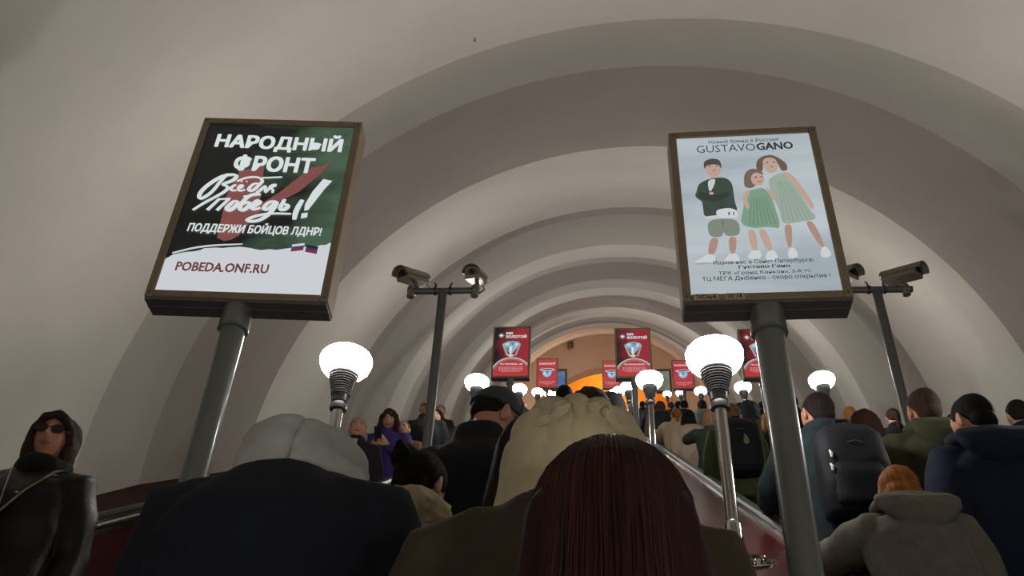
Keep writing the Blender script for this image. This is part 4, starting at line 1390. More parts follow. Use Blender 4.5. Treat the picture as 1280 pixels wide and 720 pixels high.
def hood_up_mesh(kind, seed=0.0):
    """fabric hood drawn over the head, open at the face, draping onto the shoulders"""
    rows = [(-0.245, 0.150, 0.120, -0.03), (-0.205, 0.140, 0.125, -0.03), (-0.15, 0.128, 0.132, -0.03), (-0.09, 0.118, 0.128, -0.025), (-0.02, 0.107, 0.126, -0.022), (0.05, 0.104, 0.125, -0.02), (0.095, 0.092, 0.112, -0.02), (0.125, 0.068, 0.085, -0.02), (0.142, 0.035, 0.045, -0.02), (0.146, 0.004, 0.005, -0.02)]
    if kind == 'pleated':
        rows = [(-0.23, 0.185, 0.145, -0.035), (-0.19, 0.172, 0.145, -0.035), (-0.14, 0.140, 0.138, -0.03)] + rows[3:]
    nr, n = 36, 120
    zs = [r[0] for r in rows]
    vs, fs = [], []
    for i in range(nr):
        t = i / (nr - 1) * (len(rows) - 1)
        j = min(int(t), len(rows) - 2)
        u = t - j
        a_, b_ = rows[j], rows[j + 1]
        z, rx, ry, yc = (a_[q] * (1 - u) + b_[q] * u for q in range(4))
        for k in range(n):
            th = 2 * PI * k / n
            c, s_ = math.cos(th), math.sin(th)
            p = V(rx * c, yc + ry * s_, z)
            nn = V(c, s_, 0)
            if kind == 'pleated':
                # gathers run from a knot at the nape over the crown
                ang = math.atan2(p.x - 0.012, p.z - 0.06)
                dist = math.hypot(p.x - 0.012, p.z - 0.06)
                back = max(0.0, -s_) if z < 0.11 else 1.0
                w = abs(math.sin(ang * 6.5 + 0.45 * noise.noise(V(ang * 1.5, z * 5, seed))))
                d = (0.019 * w ** 0.6 - 0.008) * min(1, dist / 0.04) * (0.3 + 0.7 * back) * max(0.22, min(1.0, 0.3 + (p.z - 0.03) / 0.05))
                d += 0.003 * noise.noise(V(p.x * 16, p.y * 16, p.z * 16 + seed))
                d += 0.014 * math.exp(-(dist / 0.022) ** 2) * back
            else:
                d = 0.016 * noise.noise(V(p.x * 9, p.y * 9, p.z * 14 + seed)) + 0.006 * noise.noise(V(p.x * 25, p.y * 25, p.z * 30))
                d -= 0.010 * max(0, 1 - abs(p.x - 0.012) / 0.012) * (1 if s_ < 0 or z > 0.1 else 0)
                d += 0.008 * math.sin(z * 60 + 3 * math.cos(th)) * (1 if -0.2 < z < -0.05 else 0.15)
            p = p + nn * d + V(0, 0, d * 0.6 if z > 0.08 else 0)
            vs.append(p)
    for i in range(nr - 1):
        for k in range(n):
            l = (k + 1) % n
            q = [vs[i * n + k], vs[i * n + l], vs[(i + 1) * n + l], vs[(i + 1) * n + k]]
            c = sum(q, V(0, 0, 0)) / 4
            if c.y > 0.03 and ((c.x / 0.078) ** 2 + ((c.z + 0.02) / 0.105) ** 2) < 1:
                continue                       # the face opening
            fs.append((i * n + k, i * n + l, (i + 1) * n + l, (i + 1) * n + k))
    m = MB()
    m.add(vs, fs)
    me = m.mesh('hood')
    ob = bpy.data.objects.new('tmp', me)
    COL.objects.link(ob)
    md = ob.modifiers.new('s', 'SOLIDIFY')
    md.thickness = 0.012
    md.offset = 1.0
    dg = bpy.context.evaluated_depsgraph_get()
    dg.update()
    out = bpy.data.meshes.new_from_object(ob.evaluated_get(dg))
    bpy.data.objects.remove(ob)
    out.name = 'hood'
    return out

def hood_down_mesh(rig, key, size=1.0, seed=0.0):
    """hood lying on the back of the jacket"""
    k = ('hoodd', key, size, seed)
    if k in _cache:
        return _cache[k]
    m = MB()
    pts, rr = [], []
    for i in range(13):
        a = math.radians(-200 + 220 * i / 12)
        pts.append(rig.ML @ V(0.115 * size * math.cos(a), -0.035 + 0.085 * math.sin(a), 1.475 + 0.012 * math.sin(a)))
        rr.append(0.026 + 0.012 * math.sin(PI * i / 12))
    m.tube(pts, rr, 12)
    m.loft([(rig.ML @ V(0, -0.11, 1.50), V(0.120, 0, 0) * size, V(0, 0.040, 0.012)), (rig.ML @ V(0, -0.135, 1.46), V(0.135, 0, 0) * size, V(0, 0.052, 0.01)), (rig.ML @ V(0, -0.150, 1.40), V(0.125, 0, 0) * size, V(0, 0.050, 0)), (rig.ML @ V(0, -0.150, 1.34), V(0.085, 0, 0) * size, V(0, 0.040, 0)), (rig.ML @ V(0, -0.14, 1.30), V(0.035, 0, 0) * size, V(0, 0.025, 0))], 24)
    me = remesh(m, 0.010, 3, 0.008, 9.0, (1, 1, 1), 'hood', seed)
    _cache[k] = me
    return me

def ring_collar_mesh(rig, key, r=0.03, R=0.085, up=0.0, seed=0.0, amp=0.006):
    k = ('collar', key, r, R, up, seed)
    if k in _cache:
        return _cache[k]
    m = MB()
    n = 28
    rings = []
    for i in range(n + 1):
        a = 2 * PI * i / n
        c = rig.ML @ V(R * math.cos(a), -0.012 + R * 0.95 * math.sin(a), 1.478 + up - 0.015 * math.sin(a))
        rad = (rig.ML.to_3x3() @ V(math.cos(a), math.sin(a), 0))
        rings.append((c, rad * r, (rig.ML.to_3x3() @ V(0, 0, 1)) * r * 1.5))
    m.loft(rings, 10, cap=False)
    me = remesh(m, 0.009, 1, amp, 26.0, (1, 1, 1), 'collar', seed)
    _cache[k] = me
    return me

def cloth(name, rgb, rough=0.85, var=0.16, scale=22, bump=0.25, bscale=160, sheen=0.0):
    return mat(name, rgb, rough, var=var, scale=scale, bump=bump, bscale=bscale, spec=0.25, sheen=sheen)
M_SKIN = {'light': mat('skin_light', (196, 148, 124), 0.55, var=0.06, scale=30, bump=0.05, bscale=200),
          'tan': mat('skin_tan', (176, 122, 96), 0.55, var=0.06, scale=30, bump=0.05, bscale=200)}
HAIRC = {'black': (14, 12, 12), 'dark': (28, 21, 18), 'brown': (52, 36, 27), 'red': (40, 19, 14), 'blonde': (168, 122, 68), 'ginger': (150, 92, 44), 'grey': (150, 138, 122), 'sandy': (112, 84, 58), 'ash': (150, 132, 108)}
def hairmat(c):
    r = HAIRC[c]
    return mat('hair_' + c, r, 0.74, var=0.45, scale=14, stretch=(4, 4, 0.35), bump=0.5, bscale=60, spec=0.15)

PLACES = []
def person(label, X, i, H, facing=0, skin='light', hair='short', hcol='dark', jacket=('coat_black', (24, 24, 27)), trousers=('trousers_black', (22, 22, 26)),
           bulk=0.03, bottom=0.74, collar=0.045, puff=0.0, flare=0.0, lean=0.0, yaw=0.0, twist=0.0, hy=0.0, hp=0.0, hr=0.0, left='down', right='down',
           fine=False, group=None, hood=None, seed=0.0, cap=None, face=False, dy=0.0, far=False, hscale=1.0, jrough=0.85, hunch=0.0, hoodscale=(1, 1, 1)):
    """a person standing on step i of an escalator"""
    scale = H / 1.725
    base = V(X, 0.4 * i + 0.2 + dy, 0.4 * i * T30)
    rz = math.radians(facing + yaw)
    Minv = (Matrix.Translation(base) @ Matrix.Rotation(rz, 4, 'Z') @ Matrix.Scale(scale, 4)).inverted()
    def tgt(p):
        return p if isinstance(p, str) else Minv @ Vector(p)
    left, right = tgt(left), tgt(right)
    rig = Rig(lean, twist, hy, hp, hr, left, right, hunch)
    key = (lean, twist, hy, hp, hr, str(left), str(right), hunch)
    vox = 0.011 if fine else (0.02 if far else 0.015)
    o = link('person', body_mesh(rig, key + (vox,), vox), M_SKIN[skin], None, base)
    o.rotation_euler = (0, 0, rz)
    o.scale = (scale,) * 3
    tag(o, label, 'person', group or 'passengers on the escalators')
    jk = link('jacket', jacket_mesh(rig, key + (vox,), vox, bulk, bottom, collar, puff, flare, seed, 0.006 if far else 0.015), cloth(jacket[0], jacket[1], jrough), o)
    link('trousers', trouser_mesh(rig, vox), cloth(trousers[0], trousers[1]), o)
    for sx in (-1, 1):
        link('shoe', shoe_mesh(), mat('shoe_black', (20, 19, 19), 0.5), o, (sx * 0.1, 0, 0))
    if hair:
        h = link('hair', hair_mesh(hair, fine, seed), hairmat(hcol), o)
        h.matrix_local = rig.MH @ Matrix.Scale(hscale, 4)
    if cap:
        d, v = cap_meshes()
        c1 = link('cap', d, cloth(cap[0], cap[1], 0.8), o)
        c1.matrix_local = rig.MH.copy()
        c2 = link('cap_visor', v, cloth(cap[0], cap[1], 0.8), c1)
    if hood:
        kind, nm, rgb = hood
        if kind in ('up', 'pleated'):
            h = link('hood', hood_up_mesh(kind, seed), cloth(nm, rgb, 0.9, var=0.10), o)
            h.matrix_local = rig.MH @ Matrix.Diagonal((*hoodscale, 1))
        elif kind == 'down':
            link('hood', hood_down_mesh(rig, key, 1.0, seed), cloth(nm, rgb), o)
        elif kind == 'big_down':
            link('hood', hood_down_mesh(rig, key, 1.3, seed), cloth(nm, rgb), o)
        elif kind == 'collar':
            link('collar', ring_collar_mesh(rig, key, 0.028, 0.088, 0.0, seed), cloth(nm, rgb), o)
        elif kind == 'fleece':
            link('collar', ring_collar_mesh(rig, key, 0.042, 0.105, -0.02, seed, 0.014), cloth(nm, rgb), o)
    if face:
        for sx in (-1, 1):
            e = link('eye', MB().ball((sx * 0.031, 0.077, 0.007), (0.0125, 0.0105, 0.0075), 12, 8).mesh('eye'), mat('eye_white', (200, 190, 182), 0.3), o)
            e.matrix_local = rig.MH.copy()
            link('iris', MB().ball((sx * 0.031, 0.0855, 0.007), (0.0055, 0.003, 0.0055), 10, 6).mesh('iris'), mat('iris_dark', (40, 28, 20), 0.2), e)
            b = link('eyebrow', MB().tube([(sx * 0.014, 0.0935, 0.026), (sx * 0.030, 0.091, 0.031), (sx * 0.048, 0.080, 0.026)], [0.003, 0.0036, 0.002], 6).mesh('eyebrow'), hairmat('dark'), o)
            b.matrix_local = rig.MH.copy()
        lp = MB()
        lp.tube([(-0.022, 0.085, -0.058), (-0.008, 0.096, -0.054), (0.008, 0.096, -0.054), (0.022, 0.085, -0.058)], [0.002, 0.0045, 0.0045, 0.002], 8)
        lp.tube([(-0.020, 0.085, -0.060), (-0.006, 0.095, -0.064), (0.006, 0.095, -0.064), (0.020, 0.085, -0.060)], [0.002, 0.005, 0.005, 0.002], 8)
        q = link('lips', lp.mesh('lips'), mat('lips', (150, 82, 76), 0.45), o)
        q.matrix_local = rig.MH.copy()
    o_rig = rig
    PLACES.append((label, base, scale))
    return o, rig

def backpack(o, rig, label, rgb, size=1.0, trim=None, name='backpack_fabric', pulls=False, emblem=None, dx=0.0):
    """a backpack hanging on a person's back: a thing of its own"""
    B = empty('backpack')
    M = o.matrix_basis @ rig.ML
    B.matrix_world = M @ Matrix.Translation((dx, -0.155, 1.17))
    tag(B, label, 'backpack')
    fab = cloth(name, rgb, 0.7)
    k = size
    m = MB()
    rings = []
    for z, rx, ry, yc in ((-0.25, 0.13, 0.06, -0.08), (-0.23, 0.155, 0.085, -0.085), (-0.10, 0.165, 0.10, -0.095), (0.05, 0.160, 0.095, -0.09), (0.17, 0.145, 0.08, -0.075), (0.23, 0.11, 0.055, -0.055), (0.25, 0.06, 0.03, -0.04)):
        rings.append(((0, yc * k, z * k), (rx * k, 0, 0), (0, ry * k, 0)))
    m.loft(rings, 32, power=3.2)
    link('body', remesh(m, 0.012, 3, 0.010, 7.0, name='body'), fab, B)
    m = MB()
    rings = [((0, -0.155 * k, z * k), (rx * k, 0, 0), (0, ry * k, 0)) for z, rx, ry in ((-0.22, 0.10, 0.03), (-0.20, 0.122, 0.045), (-0.06, 0.125, 0.048), (0.0, 0.11, 0.035), (0.015, 0.08, 0.02))]
    m.loft(rings, 28, power=3.2)
    link('pocket', remesh(m, 0.010, 3, 0.006, 9.0, name='pocket'), fab, B)
    for sx in (-1, 1):
        m = MB()
        m.tube([(sx * 0.07, -0.02, 0.21), (sx * 0.085, 0.07, 0.262), (sx * 0.10, 0.19, 0.19), (sx * 0.125, 0.25, 0.02), (sx * 0.15, 0.20, -0.13), (sx * 0.13, 0.02, -0.20)], 0.024, 8, flat=0.4, up=(1, 0, 0))
        link('strap', m.mesh('strap'), fab, B)
        if trim:
            m = MB()
            m.loft([((sx * 0.160 * k, -0.075 * k, z * k), (0.022 * k, 0, 0), (0, r * k, 0)) for z, r in ((-0.24, 0.03), (-0.15, 0.06), (0.05, 0.062), (0.17, 0.04), (0.22, 0.015))], 16)
            link('side_panel', m.mesh('side_panel'), cloth(trim[0], trim[1], 0.8), B)
    m = MB().tube([(-0.04, -0.02, 0.25 * k), (-0.03, -0.03, 0.29 * k), (0.03, -0.03, 0.29 * k), (0.04, -0.02, 0.25 * k)], 0.010, 8)
    link('handle', m.mesh('handle'), fab, B)
    m = MB().tube([(0.125 * k * math.cos(a), -0.19 * k + 0.06 * k * abs(math.cos(a)), (-0.02 + 0.12 * math.sin(a)) * k) for a in [PI * i / 16 for i in range(17)]], 0.004, 5)
    zip_ = link('zipper', m.mesh('zipper'), mat('zipper_grey', (70, 70, 74), 0.4, metal=0.5), B)
    if pulls:
        for (x, z) in ((-0.122, 0.035), (-0.128, -0.035)):
            m = MB().tube([(x, -0.180 * k, z + 0.020), (x + 0.003, -0.192 * k, z), (x + 0.002, -0.190 * k, z - 0.020)], [0.005, 0.008, 0.006], 8)
            link('zipper_pull', m.mesh('zipper_pull'), mat('reflective_pull', (230, 230, 226), 0.25), zip_)
    if emblem:
        m = MB()
        y = -0.198 * k
        m.loft([((0.035, y, -0.075), (0.002, 0, 0), (0, 0.004, 0)), ((0.035, y, -0.05), (0.022, 0, 0), (0, 0.004, 0)), ((0.038, y, -0.01), (0.026, 0, 0), (0, 0.004, 0)), ((0.036, y + 0.005, 0.03), (0.012, 0, 0), (0, 0.004, 0)), ((0.03, y + 0.01, 0.055), (0.002, 0, 0), (0, 0.004, 0))], 10)
        link('emblem', m.mesh('emblem'), cloth('emblem_green', emblem), B)
    return B

NAVY = ('coat_navy', (20, 25, 40))
BLACK = ('coat_black', (20, 20, 23))
# --- on the camera's own escalator (seen from behind)
p, rig = person('person with long reddish brown hair, back turned, closest to the camera', 0.02, 2, 1.672, hair='long', hcol='red', jacket=('coat_umber', (44, 36, 28)), fine=True, bulk=0.03, hscale=1.06, seed=1.3, right='pocket', left='front')
# loose strands over the long hair
random.seed(11)
m = MB()
for k in range(1500):
    th = math.radians(random.uniform(-112, 112))
    dx, dyy = math.sin(th), -math.cos(th)
    part = random.uniform(0.02, 0.25)
    kx, ky, kz = 0.095, 0.112, 0.107
    sc_ = random.uniform(0.97, 1.025)
    pts = []
    for t in range(6):
        ph = part + (PI / 2 - part) * t / 5
        pts.append(V(kx * dx * math.sin(ph), -0.018 + ky * dyy * math.sin(ph), 0.028 + kz * math.cos(ph)) * sc_)
    end = random.uniform(-0.50, -0.38)
    q = pts[-1]
    w1, w2 = random.uniform(-0.012, 0.012), random.uniform(0, 6)
    for t in range(1, 8):
        u = t / 7
        x = q.x * (1 + 0.26 * u) + w1 * u + 0.004 * math.sin(w2 + u * 5)
        y = q.y + (-0.085 - q.y) * 0.35 * u - 0.02 * u + 0.004 * math.sin(w2 * 1.7 + u * 4)
        pts.append(V(x, y, q.z + (end - q.z) * u))
    r = random.uniform(0.0007, 0.0019)
    m.tube(pts, [r * 0.6] + [r] * 10 + [r * 0.8, r * 0.2], 4)
h = link('hair_strands', m.mesh('hair_strands'), mat('hair_strand_red', (44, 20, 13), 0.5, var=0.6, scale=9, stretch=(6, 6, 0.4), spec=0.3), p)
h['kind'] = 'stuff'
h.matrix_local = rig.MH.copy()

person('person in an olive brown coat with a gathered cream hood drawn over the head', -0.035, 3, 1.825, collar=-1, hunch=0.092, hoodscale=(1.04, 1.0, 1.0), hair='bob', hcol='brown', jacket=('coat_olive_brown', (58, 48, 35)), bulk=0.026, fine=True,
       hood=('pleated', 'hood_cream', (176, 162, 130)), seed=2.0, left='front', right='front', hr=4)
person('person in a navy jacket with a pale grey hood up, left foreground', -0.65, 4, 1.83, collar=-1, hunch=0.105, hoodscale=(1.2, 1.1, 0.86), hair='short', hcol='dark', jacket=('jacket_ink', (19, 23, 32)), bulk=0.06, fine=True,
       hood=('up', 'hood_grey', (164, 164, 160)), seed=5.0, hp=12, left='front', right='front')
person('short person with a black hair bun and cream fleece collar, left of the capped man', -0.55, 6, 1.585, hair='bun', hcol='black', jacket=('coat_cream_fleece', (150, 138, 112)), bulk=0.035, fine=True,
       hood=('fleece', 'fleece_cream', (178, 164, 134)), seed=3.0, hy=-25, hp=14)
person('person in a black jacket and dark baseball cap, head bowed to the right', -0.41, 7, 1.83, skin='tan', hair='stubble', hcol='dark', jacket=('jacket_coal', (22, 24, 29)), bulk=0.05, fine=True, hy=-58, hp=22,
       cap=('cap_charcoal', (58, 60, 65)), seed=4.0, collar=0.06, left='front', right='phone')
person('person with long dark hair between the capped man and the cream hood', -0.16, 5, 1.69, hair='long', hcol='dark', jacket=BLACK, seed=6.0, left='front', right='front')
person('person whose messy dark brown crown shows right above the cream hood', -0.01, 8, 1.785, hair='messy', hcol='brown', jacket=BLACK, seed=0.7)
person('person with short black hair just behind the cream hood, right of the messy crown', 0.09, 10, 1.79, hair='short', hcol='black', jacket=NAVY, seed=7.0)
person('tall person with short black hair in front of the orange arch', -0.28, 20, 1.92, skin='tan', hair='short', hcol='black', jacket=BLACK, seed=8.0)
person('person with greying brown hair left of the cream hood, far up the steps', -0.30, 14, 1.72, hair='bob', hcol='brown', jacket=('coat_umber', (44, 36, 28)), seed=9.0)
person('person with black hair and a tan coat right of the cream hood', 0.12, 12, 1.64, hair='short', hcol='black', jacket=('coat_tan', (132, 104, 74)), seed=10.0)
E1FAR = [(-0.60, 17, 1.66, 'bob', 'brown'), (-0.15, 24, 1.70, 'short', 'dark'), (-0.62, 27, 1.74, 'short', 'black'), (-0.1, 31, 1.64, 'ponytail', 'brown'), (-0.6, 35, 1.70, 'short', 'dark'), (-0.2, 39, 1.76, 'short', 'brown'), (-0.6, 44, 1.62, 'bob', 'sandy'), (-0.15, 48, 1.7, 'short', 'dark'), (-0.5, 55, 1.72, 'short', 'black'), (-0.2, 62, 1.7, 'bob', 'dark')]
JK = [BLACK, NAVY, ('coat_umber', (44, 36, 28)), ('coat_slate', (52, 54, 58)), ('coat_olive', (52, 54, 40))]
NTH = ['first', 'second', 'third', 'fourth', 'fifth', 'sixth', 'seventh', 'eighth', 'ninth', 'tenth']
for k, (X, i, H, hs, hc) in enumerate(E1FAR):
    person('distant person with %s hair, %s far head up the escalator behind the cream hood' % (hc, NTH[k]), X, i, H, hair=hs, hcol=hc, jacket=JK[k % 5], far=True)

# --- riding down on the left escalator (facing the camera)
p, rig = person('person in a black leather jacket and sunglasses riding down at the far left', -2.29, 8, 1.685, facing=180, hair='wavy_bob', hcol='brown', hscale=1.0, skin='tan', jacket=('leather_black', (20, 19, 19)), jrough=0.38, trousers=('jeans_blue', (62, 76, 104)),
                fine=True, face=True, hy=14, hp=-6, yaw=0, bulk=0.035, bottom=0.82, left='down', right='front', hood=('collar', 'scarf_black', (20, 18, 18)), seed=12.0)
g = MB()
for sx in (-1, 1):
    M = Matrix.Translation((sx * 0.033, 0.098, 0.006)) @ Matrix.Rotation(PI / 2, 4, 'X')
    g.loft([(M @ V(0, 0, -0.002), M.to_3x3() @ V(0.027, 0, 0), M.to_3x3() @ V(0, 0.021, 0)), (M @ V(0, 0, 0.002), M.to_3x3() @ V(0.027, 0, 0), M.to_3x3() @ V(0, 0.021, 0))], 20)
    g.tube([(sx * 0.058, 0.094, 0.012), (sx * 0.078, 0.06, 0.012), (sx * 0.083, 0.0, 0.01)], 0.003, 6)
g.tube([(-0.008, 0.1, 0.012), (0, 0.104, 0.014), (0.008, 0.1, 0.012)], 0.0025, 6)
gl = link('sunglasses', g.mesh('sunglasses'), mat('dark_glass', (24, 17, 15), 0.12, coat=0.5), p)
gl.matrix_local = rig.MH.copy()
for (x, z) in ((0.16, 1.40), (-0.15, 1.385), (-0.03, 1.30), (-0.14, 0.90)):
    s_ = link('stud', MB().ball((x, 0.148 if abs(x) < 0.1 else 0.125, z), (0.012, 0.008, 0.006), 8, 6).mesh('stud'), M_CHROME, p)
zp = link('zipper', MB().tube([(0.05, 0.125, 1.42), (0.02, 0.158, 1.25), (0.0, 0.158, 1.05), (-0.01, 0.152, 0.90)], 0.004, 6).mesh('zipper'), M_STEEL, p)
bag = empty('crossbody_bag')
bag.matrix_world = p.matrix_basis.copy()
tag(bag, 'pale strap and small bag slung across the black leather jacket at far left', 'bag')
m = MB().tube([(-0.10, -0.02, 1.475), (-0.115, 0.08, 1.425), (-0.06, 0.150, 1.31), (0.03, 0.172, 1.17), (0.12, 0.165, 1.05), (0.205, 0.09, 0.94), (0.235, 0.02, 0.88)], 0.013, 8, flat=0.35, up=(0, 1, 0))
link('strap', m.mesh('strap'), cloth('strap_taupe', (150, 128, 110), 0.6), bag)
m = MB()
m.loft([((0.26, 0.03, 0.70), (0.03, 0, 0), (0, 0.09, 0)), ((0.265, 0.03, 0.72), (0.045, 0, 0), (0, 0.11, 0)), ((0.262, 0.03, 0.86), (0.035, 0, 0), (0, 0.11, 0)), ((0.26, 0.03, 0.88), (0.015, 0, 0), (0, 0.10, 0))], 24, power=4)
link('pouch', m.mesh('pouch'), cloth('bag_brown', (70, 50, 38), 0.5), bag)

p, rig = person('fair-haired person in a dark jacket over a white shirt, riding down beside the lamp', -2.12, 18, 1.575, facing=180, hair='bob', hcol='ash', hscale=0.95, jacket=('jacket_dusk', (30, 28, 34)), face=True, hy=6, bulk=0.03, seed=13.0, yaw=4)
m = MB().loft([((0.0, 0.10, 1.45), (0.035, 0, 0), (0, 0.02, 0)), ((0.0, 0.140, 1.36), (0.034, 0, 0), (0, 0.018, 0)), ((0, 0.150, 1.20), (0.026, 0, 0), (0, 0.014, 0)), ((0, 0.150, 1.06), (0.012, 0, 0), (0, 0.012, 0))], 14)
link('shirt', m.mesh('shirt'), cloth('shirt_white', (176, 160, 150)), p)
p, rig = person('person in a purple jacket with long wavy brown hair looking at a phone', -2.04, 20, 1.64, facing=180, hair='curly', hcol='brown', jacket=('jacket_purple', (68, 54, 122)), face=True, hp=18, hy=8, left='phone', right='phone', bulk=0.04, seed=14.0)
ph = empty('phone')
ph.matrix_world = p.matrix_basis @ Matrix.Translation((0.01, 0.36, 1.27)) @ Matrix.Rotation(math.radians(-38), 4, 'X')
tag(ph, 'dark phone held in front of the purple jacket', 'phone')
me = MB().box(-0.038, 0.038, -0.005, 0.005, -0.078, 0.078).mesh('phone_case')
bm = bmesh.new(); bm.from_mesh(me); bmesh.ops.bevel(bm, geom=bm.edges[:], offset=0.004, segments=2, affect='EDGES'); bm.to_mesh(me); bm.free()
link('phone_case', me, mat('phone_dark', (30, 32, 36), 0.3), ph)
link('screen', MB().box(-0.034, 0.034, -0.0062, -0.005, -0.072, 0.072).mesh('screen'), ink((120, 130, 140)), ph)
link('camera_bump', MB().box(0.01, 0.032, 0.005, 0.0075, 0.045, 0.068).mesh('camera_bump'), M_CAMDARK, ph)
person('short person in a tan jacket, mostly hidden behind the purple jacket', -2.07, 22, 1.50, facing=180, hair='short', hcol='sandy', jacket=('coat_tan', (132, 104, 74)), face=True, seed=15.0)
p, rig = person('person in a black jacket and dark glasses riding down behind the camera pole', -2.0, 24, 1.765, facing=180, skin='tan', hair='crew', hcol='black', jacket=BLACK, face=True, hy=15, bulk=0.04, seed=16.0)
g = MB()
for sx in (-1, 1):
    g.ball((sx * 0.032, 0.096, 0.006), (0.025, 0.004, 0.017), 14, 8)
    g.tube([(sx * 0.056, 0.092, 0.01), (sx * 0.08, 0.02, 0.01)], 0.003, 6)
gl = link('glasses', g.mesh('glasses'), mat('dark_glass', (24, 17, 15), 0.12, coat=0.5), p)
gl.matrix_local = rig.MH.copy()
person('person with dark hair and a furry dark collar right of the camera pole', -2.02, 26, 1.62, facing=180, hair='bob', hcol='dark', jacket=BLACK, face=True, hood=('fleece', 'fur_dark', (48, 42, 38)), seed=17.0)
for k, (X, i, H, hs, hc) in enumerate([(-2.5, 33, 1.68, 'short', 'dark'), (-2.15, 39, 1.62, 'bob', 'brown'), (-2.5, 46, 1.72, 'short', 'dark'), (-2.1, 52, 1.66, 'bob', 'brown'), (-2.45, 58, 1.70, 'short', 'brown'), (-2.15, 65, 1.7, 'short', 'dark')]):
    person('distant person with %s hair, %s far rider coming down the left escalator' % (hc, NTH[k]), X, i, H, facing=180, hair=hs, hcol=hc, jacket=JK[(k + 2) % 5], far=True)

# --- on the escalator right of the middle lamps (seen from behind)
HR = DECK + 0.057
def rail(s):
    return Wp(1.012, s, HR + 0.035)
p, rig = person('ginger-haired person in a grey jacket with the hood down, leaning on the handrail', 1.21, 8, 1.54, hair='full', hcol='ginger', hscale=1.0, jacket=('jacket_grey', (104, 100, 90)), bulk=0.045, fine=True, lean=12, hp=16,
       hood=('big_down', 'jacket_grey', (104, 100, 90)), seed=20.0, left=rail(4.5), right='down', trousers=('trousers_grey', (52, 52, 54)))
person('broad person in a navy hooded jacket at the right edge', 1.71, 9, 1.78, skin='tan', hair='short', hcol='black', jacket=('jacket_deep_navy', (22, 29, 50)), bulk=0.05, fine=True, hood=('big_down', 'jacket_deep_navy', (22, 29, 50)), hy=25, hp=10, seed=21.0)
p, rig = person('person with cropped dark hair and a large dark backpack behind the thick grey pole', 1.235, 11, 1.785, skin='tan', hair='crew', hcol='dark', jacket=('jacket_petrol', (26, 38, 42)), bulk=0.05, fine=True, hood=('collar', 'jacket_petrol', (26, 38, 42)), hy=22, seed=22.0, left=rail(6.0), right='down')
backpack(p, rig, 'large dark navy backpack with two bright zipper pulls', (17, 19, 26), 1.03, name='backpack_navy', pulls=True, dx=0.05)
person('person in an olive green jacket with the hood down, right of the backpack wearer', 1.80, 11, 1.805, skin='tan', hair='short', hcol='brown', jacket=('jacket_olive_green', (60, 62, 42)), bulk=0.05, fine=True, hood=('down', 'jacket_olive_green', (60, 62, 42)), hy=10, seed=23.0)
person('person with long dark red hair and a black coat beside the backpack wearer', 1.72, 13, 1.655, hair='long', hcol='red', hscale=1.05, jacket=BLACK, seed=24.0)
p, rig = person('person in a lime green jacket behind the big lamp pole', 1.30, 19, 1.70, hair='short', hcol='sandy', jacket=('jacket_lime', (62, 70, 38)), bulk=0.045, seed=25.0, right='down', left='down')
backpack(p, rig, 'black backpack with olive side panels and a green leaf emblem behind the lamp pole', (16, 18, 24), 1.14, ('panel_olive', (80, 92, 46)), 'backpack_black', emblem=(96, 118, 80))
person('person with a blonde bob and a black coat left of the thick grey pole', 1.73, 20, 1.615, hair='bob', hcol='blonde', jacket=BLACK, seed=26.0)
person('person with a black hood up beside the blonde bob', 1.76, 23, 1.69, hair='short', hcol='black', jacket=BLACK, hood=('up', 'hood_black', (22, 22, 26)), seed=27.0)
person('person with dark grey hair above the lime green jacket', 1.95, 27, 1.70, hair='short', hcol='dark', jacket=('coat_slate', (52, 54, 58)), seed=28.0)
person('person with a sandy bob and dark green jacket holding the handrail near the lamp pole', 1.43, 25, 1.60, hair='bob', hcol='sandy', jacket=('jacket_forest', (38, 44, 36)), left=rail(13.2), seed=29.0)
person('person with long black hair and a beige jacket, further up by the handrail', 1.31, 28, 1.59, hair='long', hcol='black', jacket=('jacket_beige', (150, 134, 116)), bulk=0.05, seed=30.0)
person('person in a cream jacket with a brown ponytail leaning on the handrail', 1.27, 31, 1.60, hair='ponytail', hcol='ginger', jacket=('jacket_cream', (190, 172, 140)), bulk=0.055, puff=0.01, seed=31.0, left=rail(15.2))
person('person in a light grey hoodie with short dark hair, mid crowd', 1.83, 34, 1.745, hair='short', hcol='dark', jacket=('hoodie_grey', (112, 114, 116)), hood=('down', 'hoodie_grey', (112, 114, 116)), seed=32.0)
person('person with black hair on the left of the pair ahead of the grey hoodie', 1.80, 40, 1.74, hair='short', hcol='black', jacket=BLACK, seed=33.0)
person('person with a brown ponytail on the right of the pair ahead of the grey hoodie', 2.0, 37, 1.70, hair='ponytail', hcol='brown', jacket=('coat_umber', (44, 36, 28)), seed=34.0)
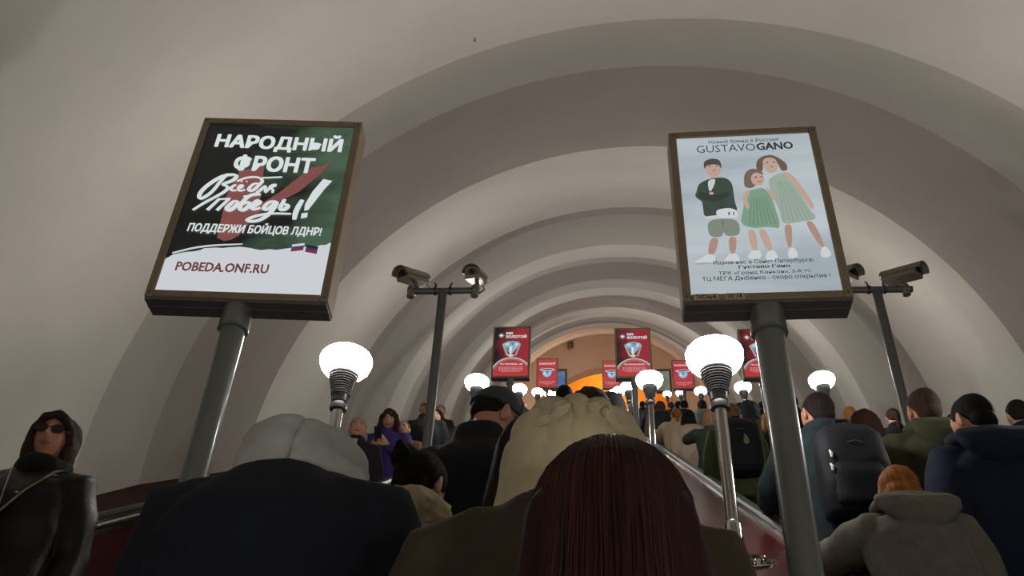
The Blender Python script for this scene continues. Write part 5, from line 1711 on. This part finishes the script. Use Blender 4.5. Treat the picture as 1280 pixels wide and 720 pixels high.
p, rig = person('person in a brown hooded jacket with a black rucksack near the middle lamps', 1.30, 39, 1.72, hair='bob', hcol='brown', jacket=('jacket_brown', (92, 74, 56)), bulk=0.06, hood=('down', 'jacket_brown', (92, 74, 56)), seed=35.0)
backpack(p, rig, 'black rucksack on the brown hooded jacket near the middle lamps', (16, 16, 19), 1.0, name='backpack_plain_black')
E2FAR = [(1.85, 44, 1.72, 'short', 'dark'), (1.35, 46, 1.66, 'bob', 'brown'), (1.85, 48, 1.70, 'short', 'brown'), (1.4, 51, 1.75, 'short', 'black'), (1.85, 54, 1.68, 'ponytail', 'dark'), (1.4, 57, 1.72, 'short', 'dark'), (1.8, 61, 1.7, 'bob', 'black'), (1.4, 65, 1.72, 'short', 'brown'), (1.85, 68, 1.74, 'short', 'dark'), (1.45, 71, 1.66, 'bob', 'brown')]
for k, (X, i, H, hs, hc) in enumerate(E2FAR):
    person('distant person with %s hair, %s far head right of the middle lamp row' % (hc, NTH[k]), X, i, H, hair=hs, hcol=hc, jacket=JK[k % 5], far=True)
# --- on the rightmost escalator
E3 = [('person with dark hair at the right edge, behind the navy hooded jacket', 3.27, 16, 1.73, 'short', 'dark', NAVY),
      ('short person in a navy cap-like hood between the olive and the navy jackets', 3.28, 19, 1.59, 'short', 'black', NAVY),
      ('person with a brown ponytail and black jacket seen left of the olive jacket, far away', 3.46, 24, 1.62, 'ponytail', 'brown', BLACK),
      ('fair-haired person in a grey jacket just above the dark red hair', 3.59, 29, 1.62, 'bob', 'blonde', ('coat_slate', (52, 54, 58))),
      ('person with cropped hair beside the thick grey pole, far up the right escalator', 3.32, 34, 1.81, 'crew', 'dark', BLACK),
      ('distant person with short brown hair far up the rightmost escalator', 3.7, 45, 1.7, 'short', 'brown', BLACK),
      ('distant person with a dark bob far up the rightmost escalator', 3.4, 53, 1.66, 'bob', 'dark', NAVY)]
for k, (lb, X, i, H, hs, hc, jk) in enumerate(E3):
    person(lb, X, i, H, hair=hs, hcol=hc, jacket=jk, seed=40.0 + k % 3, far=(k > 1))
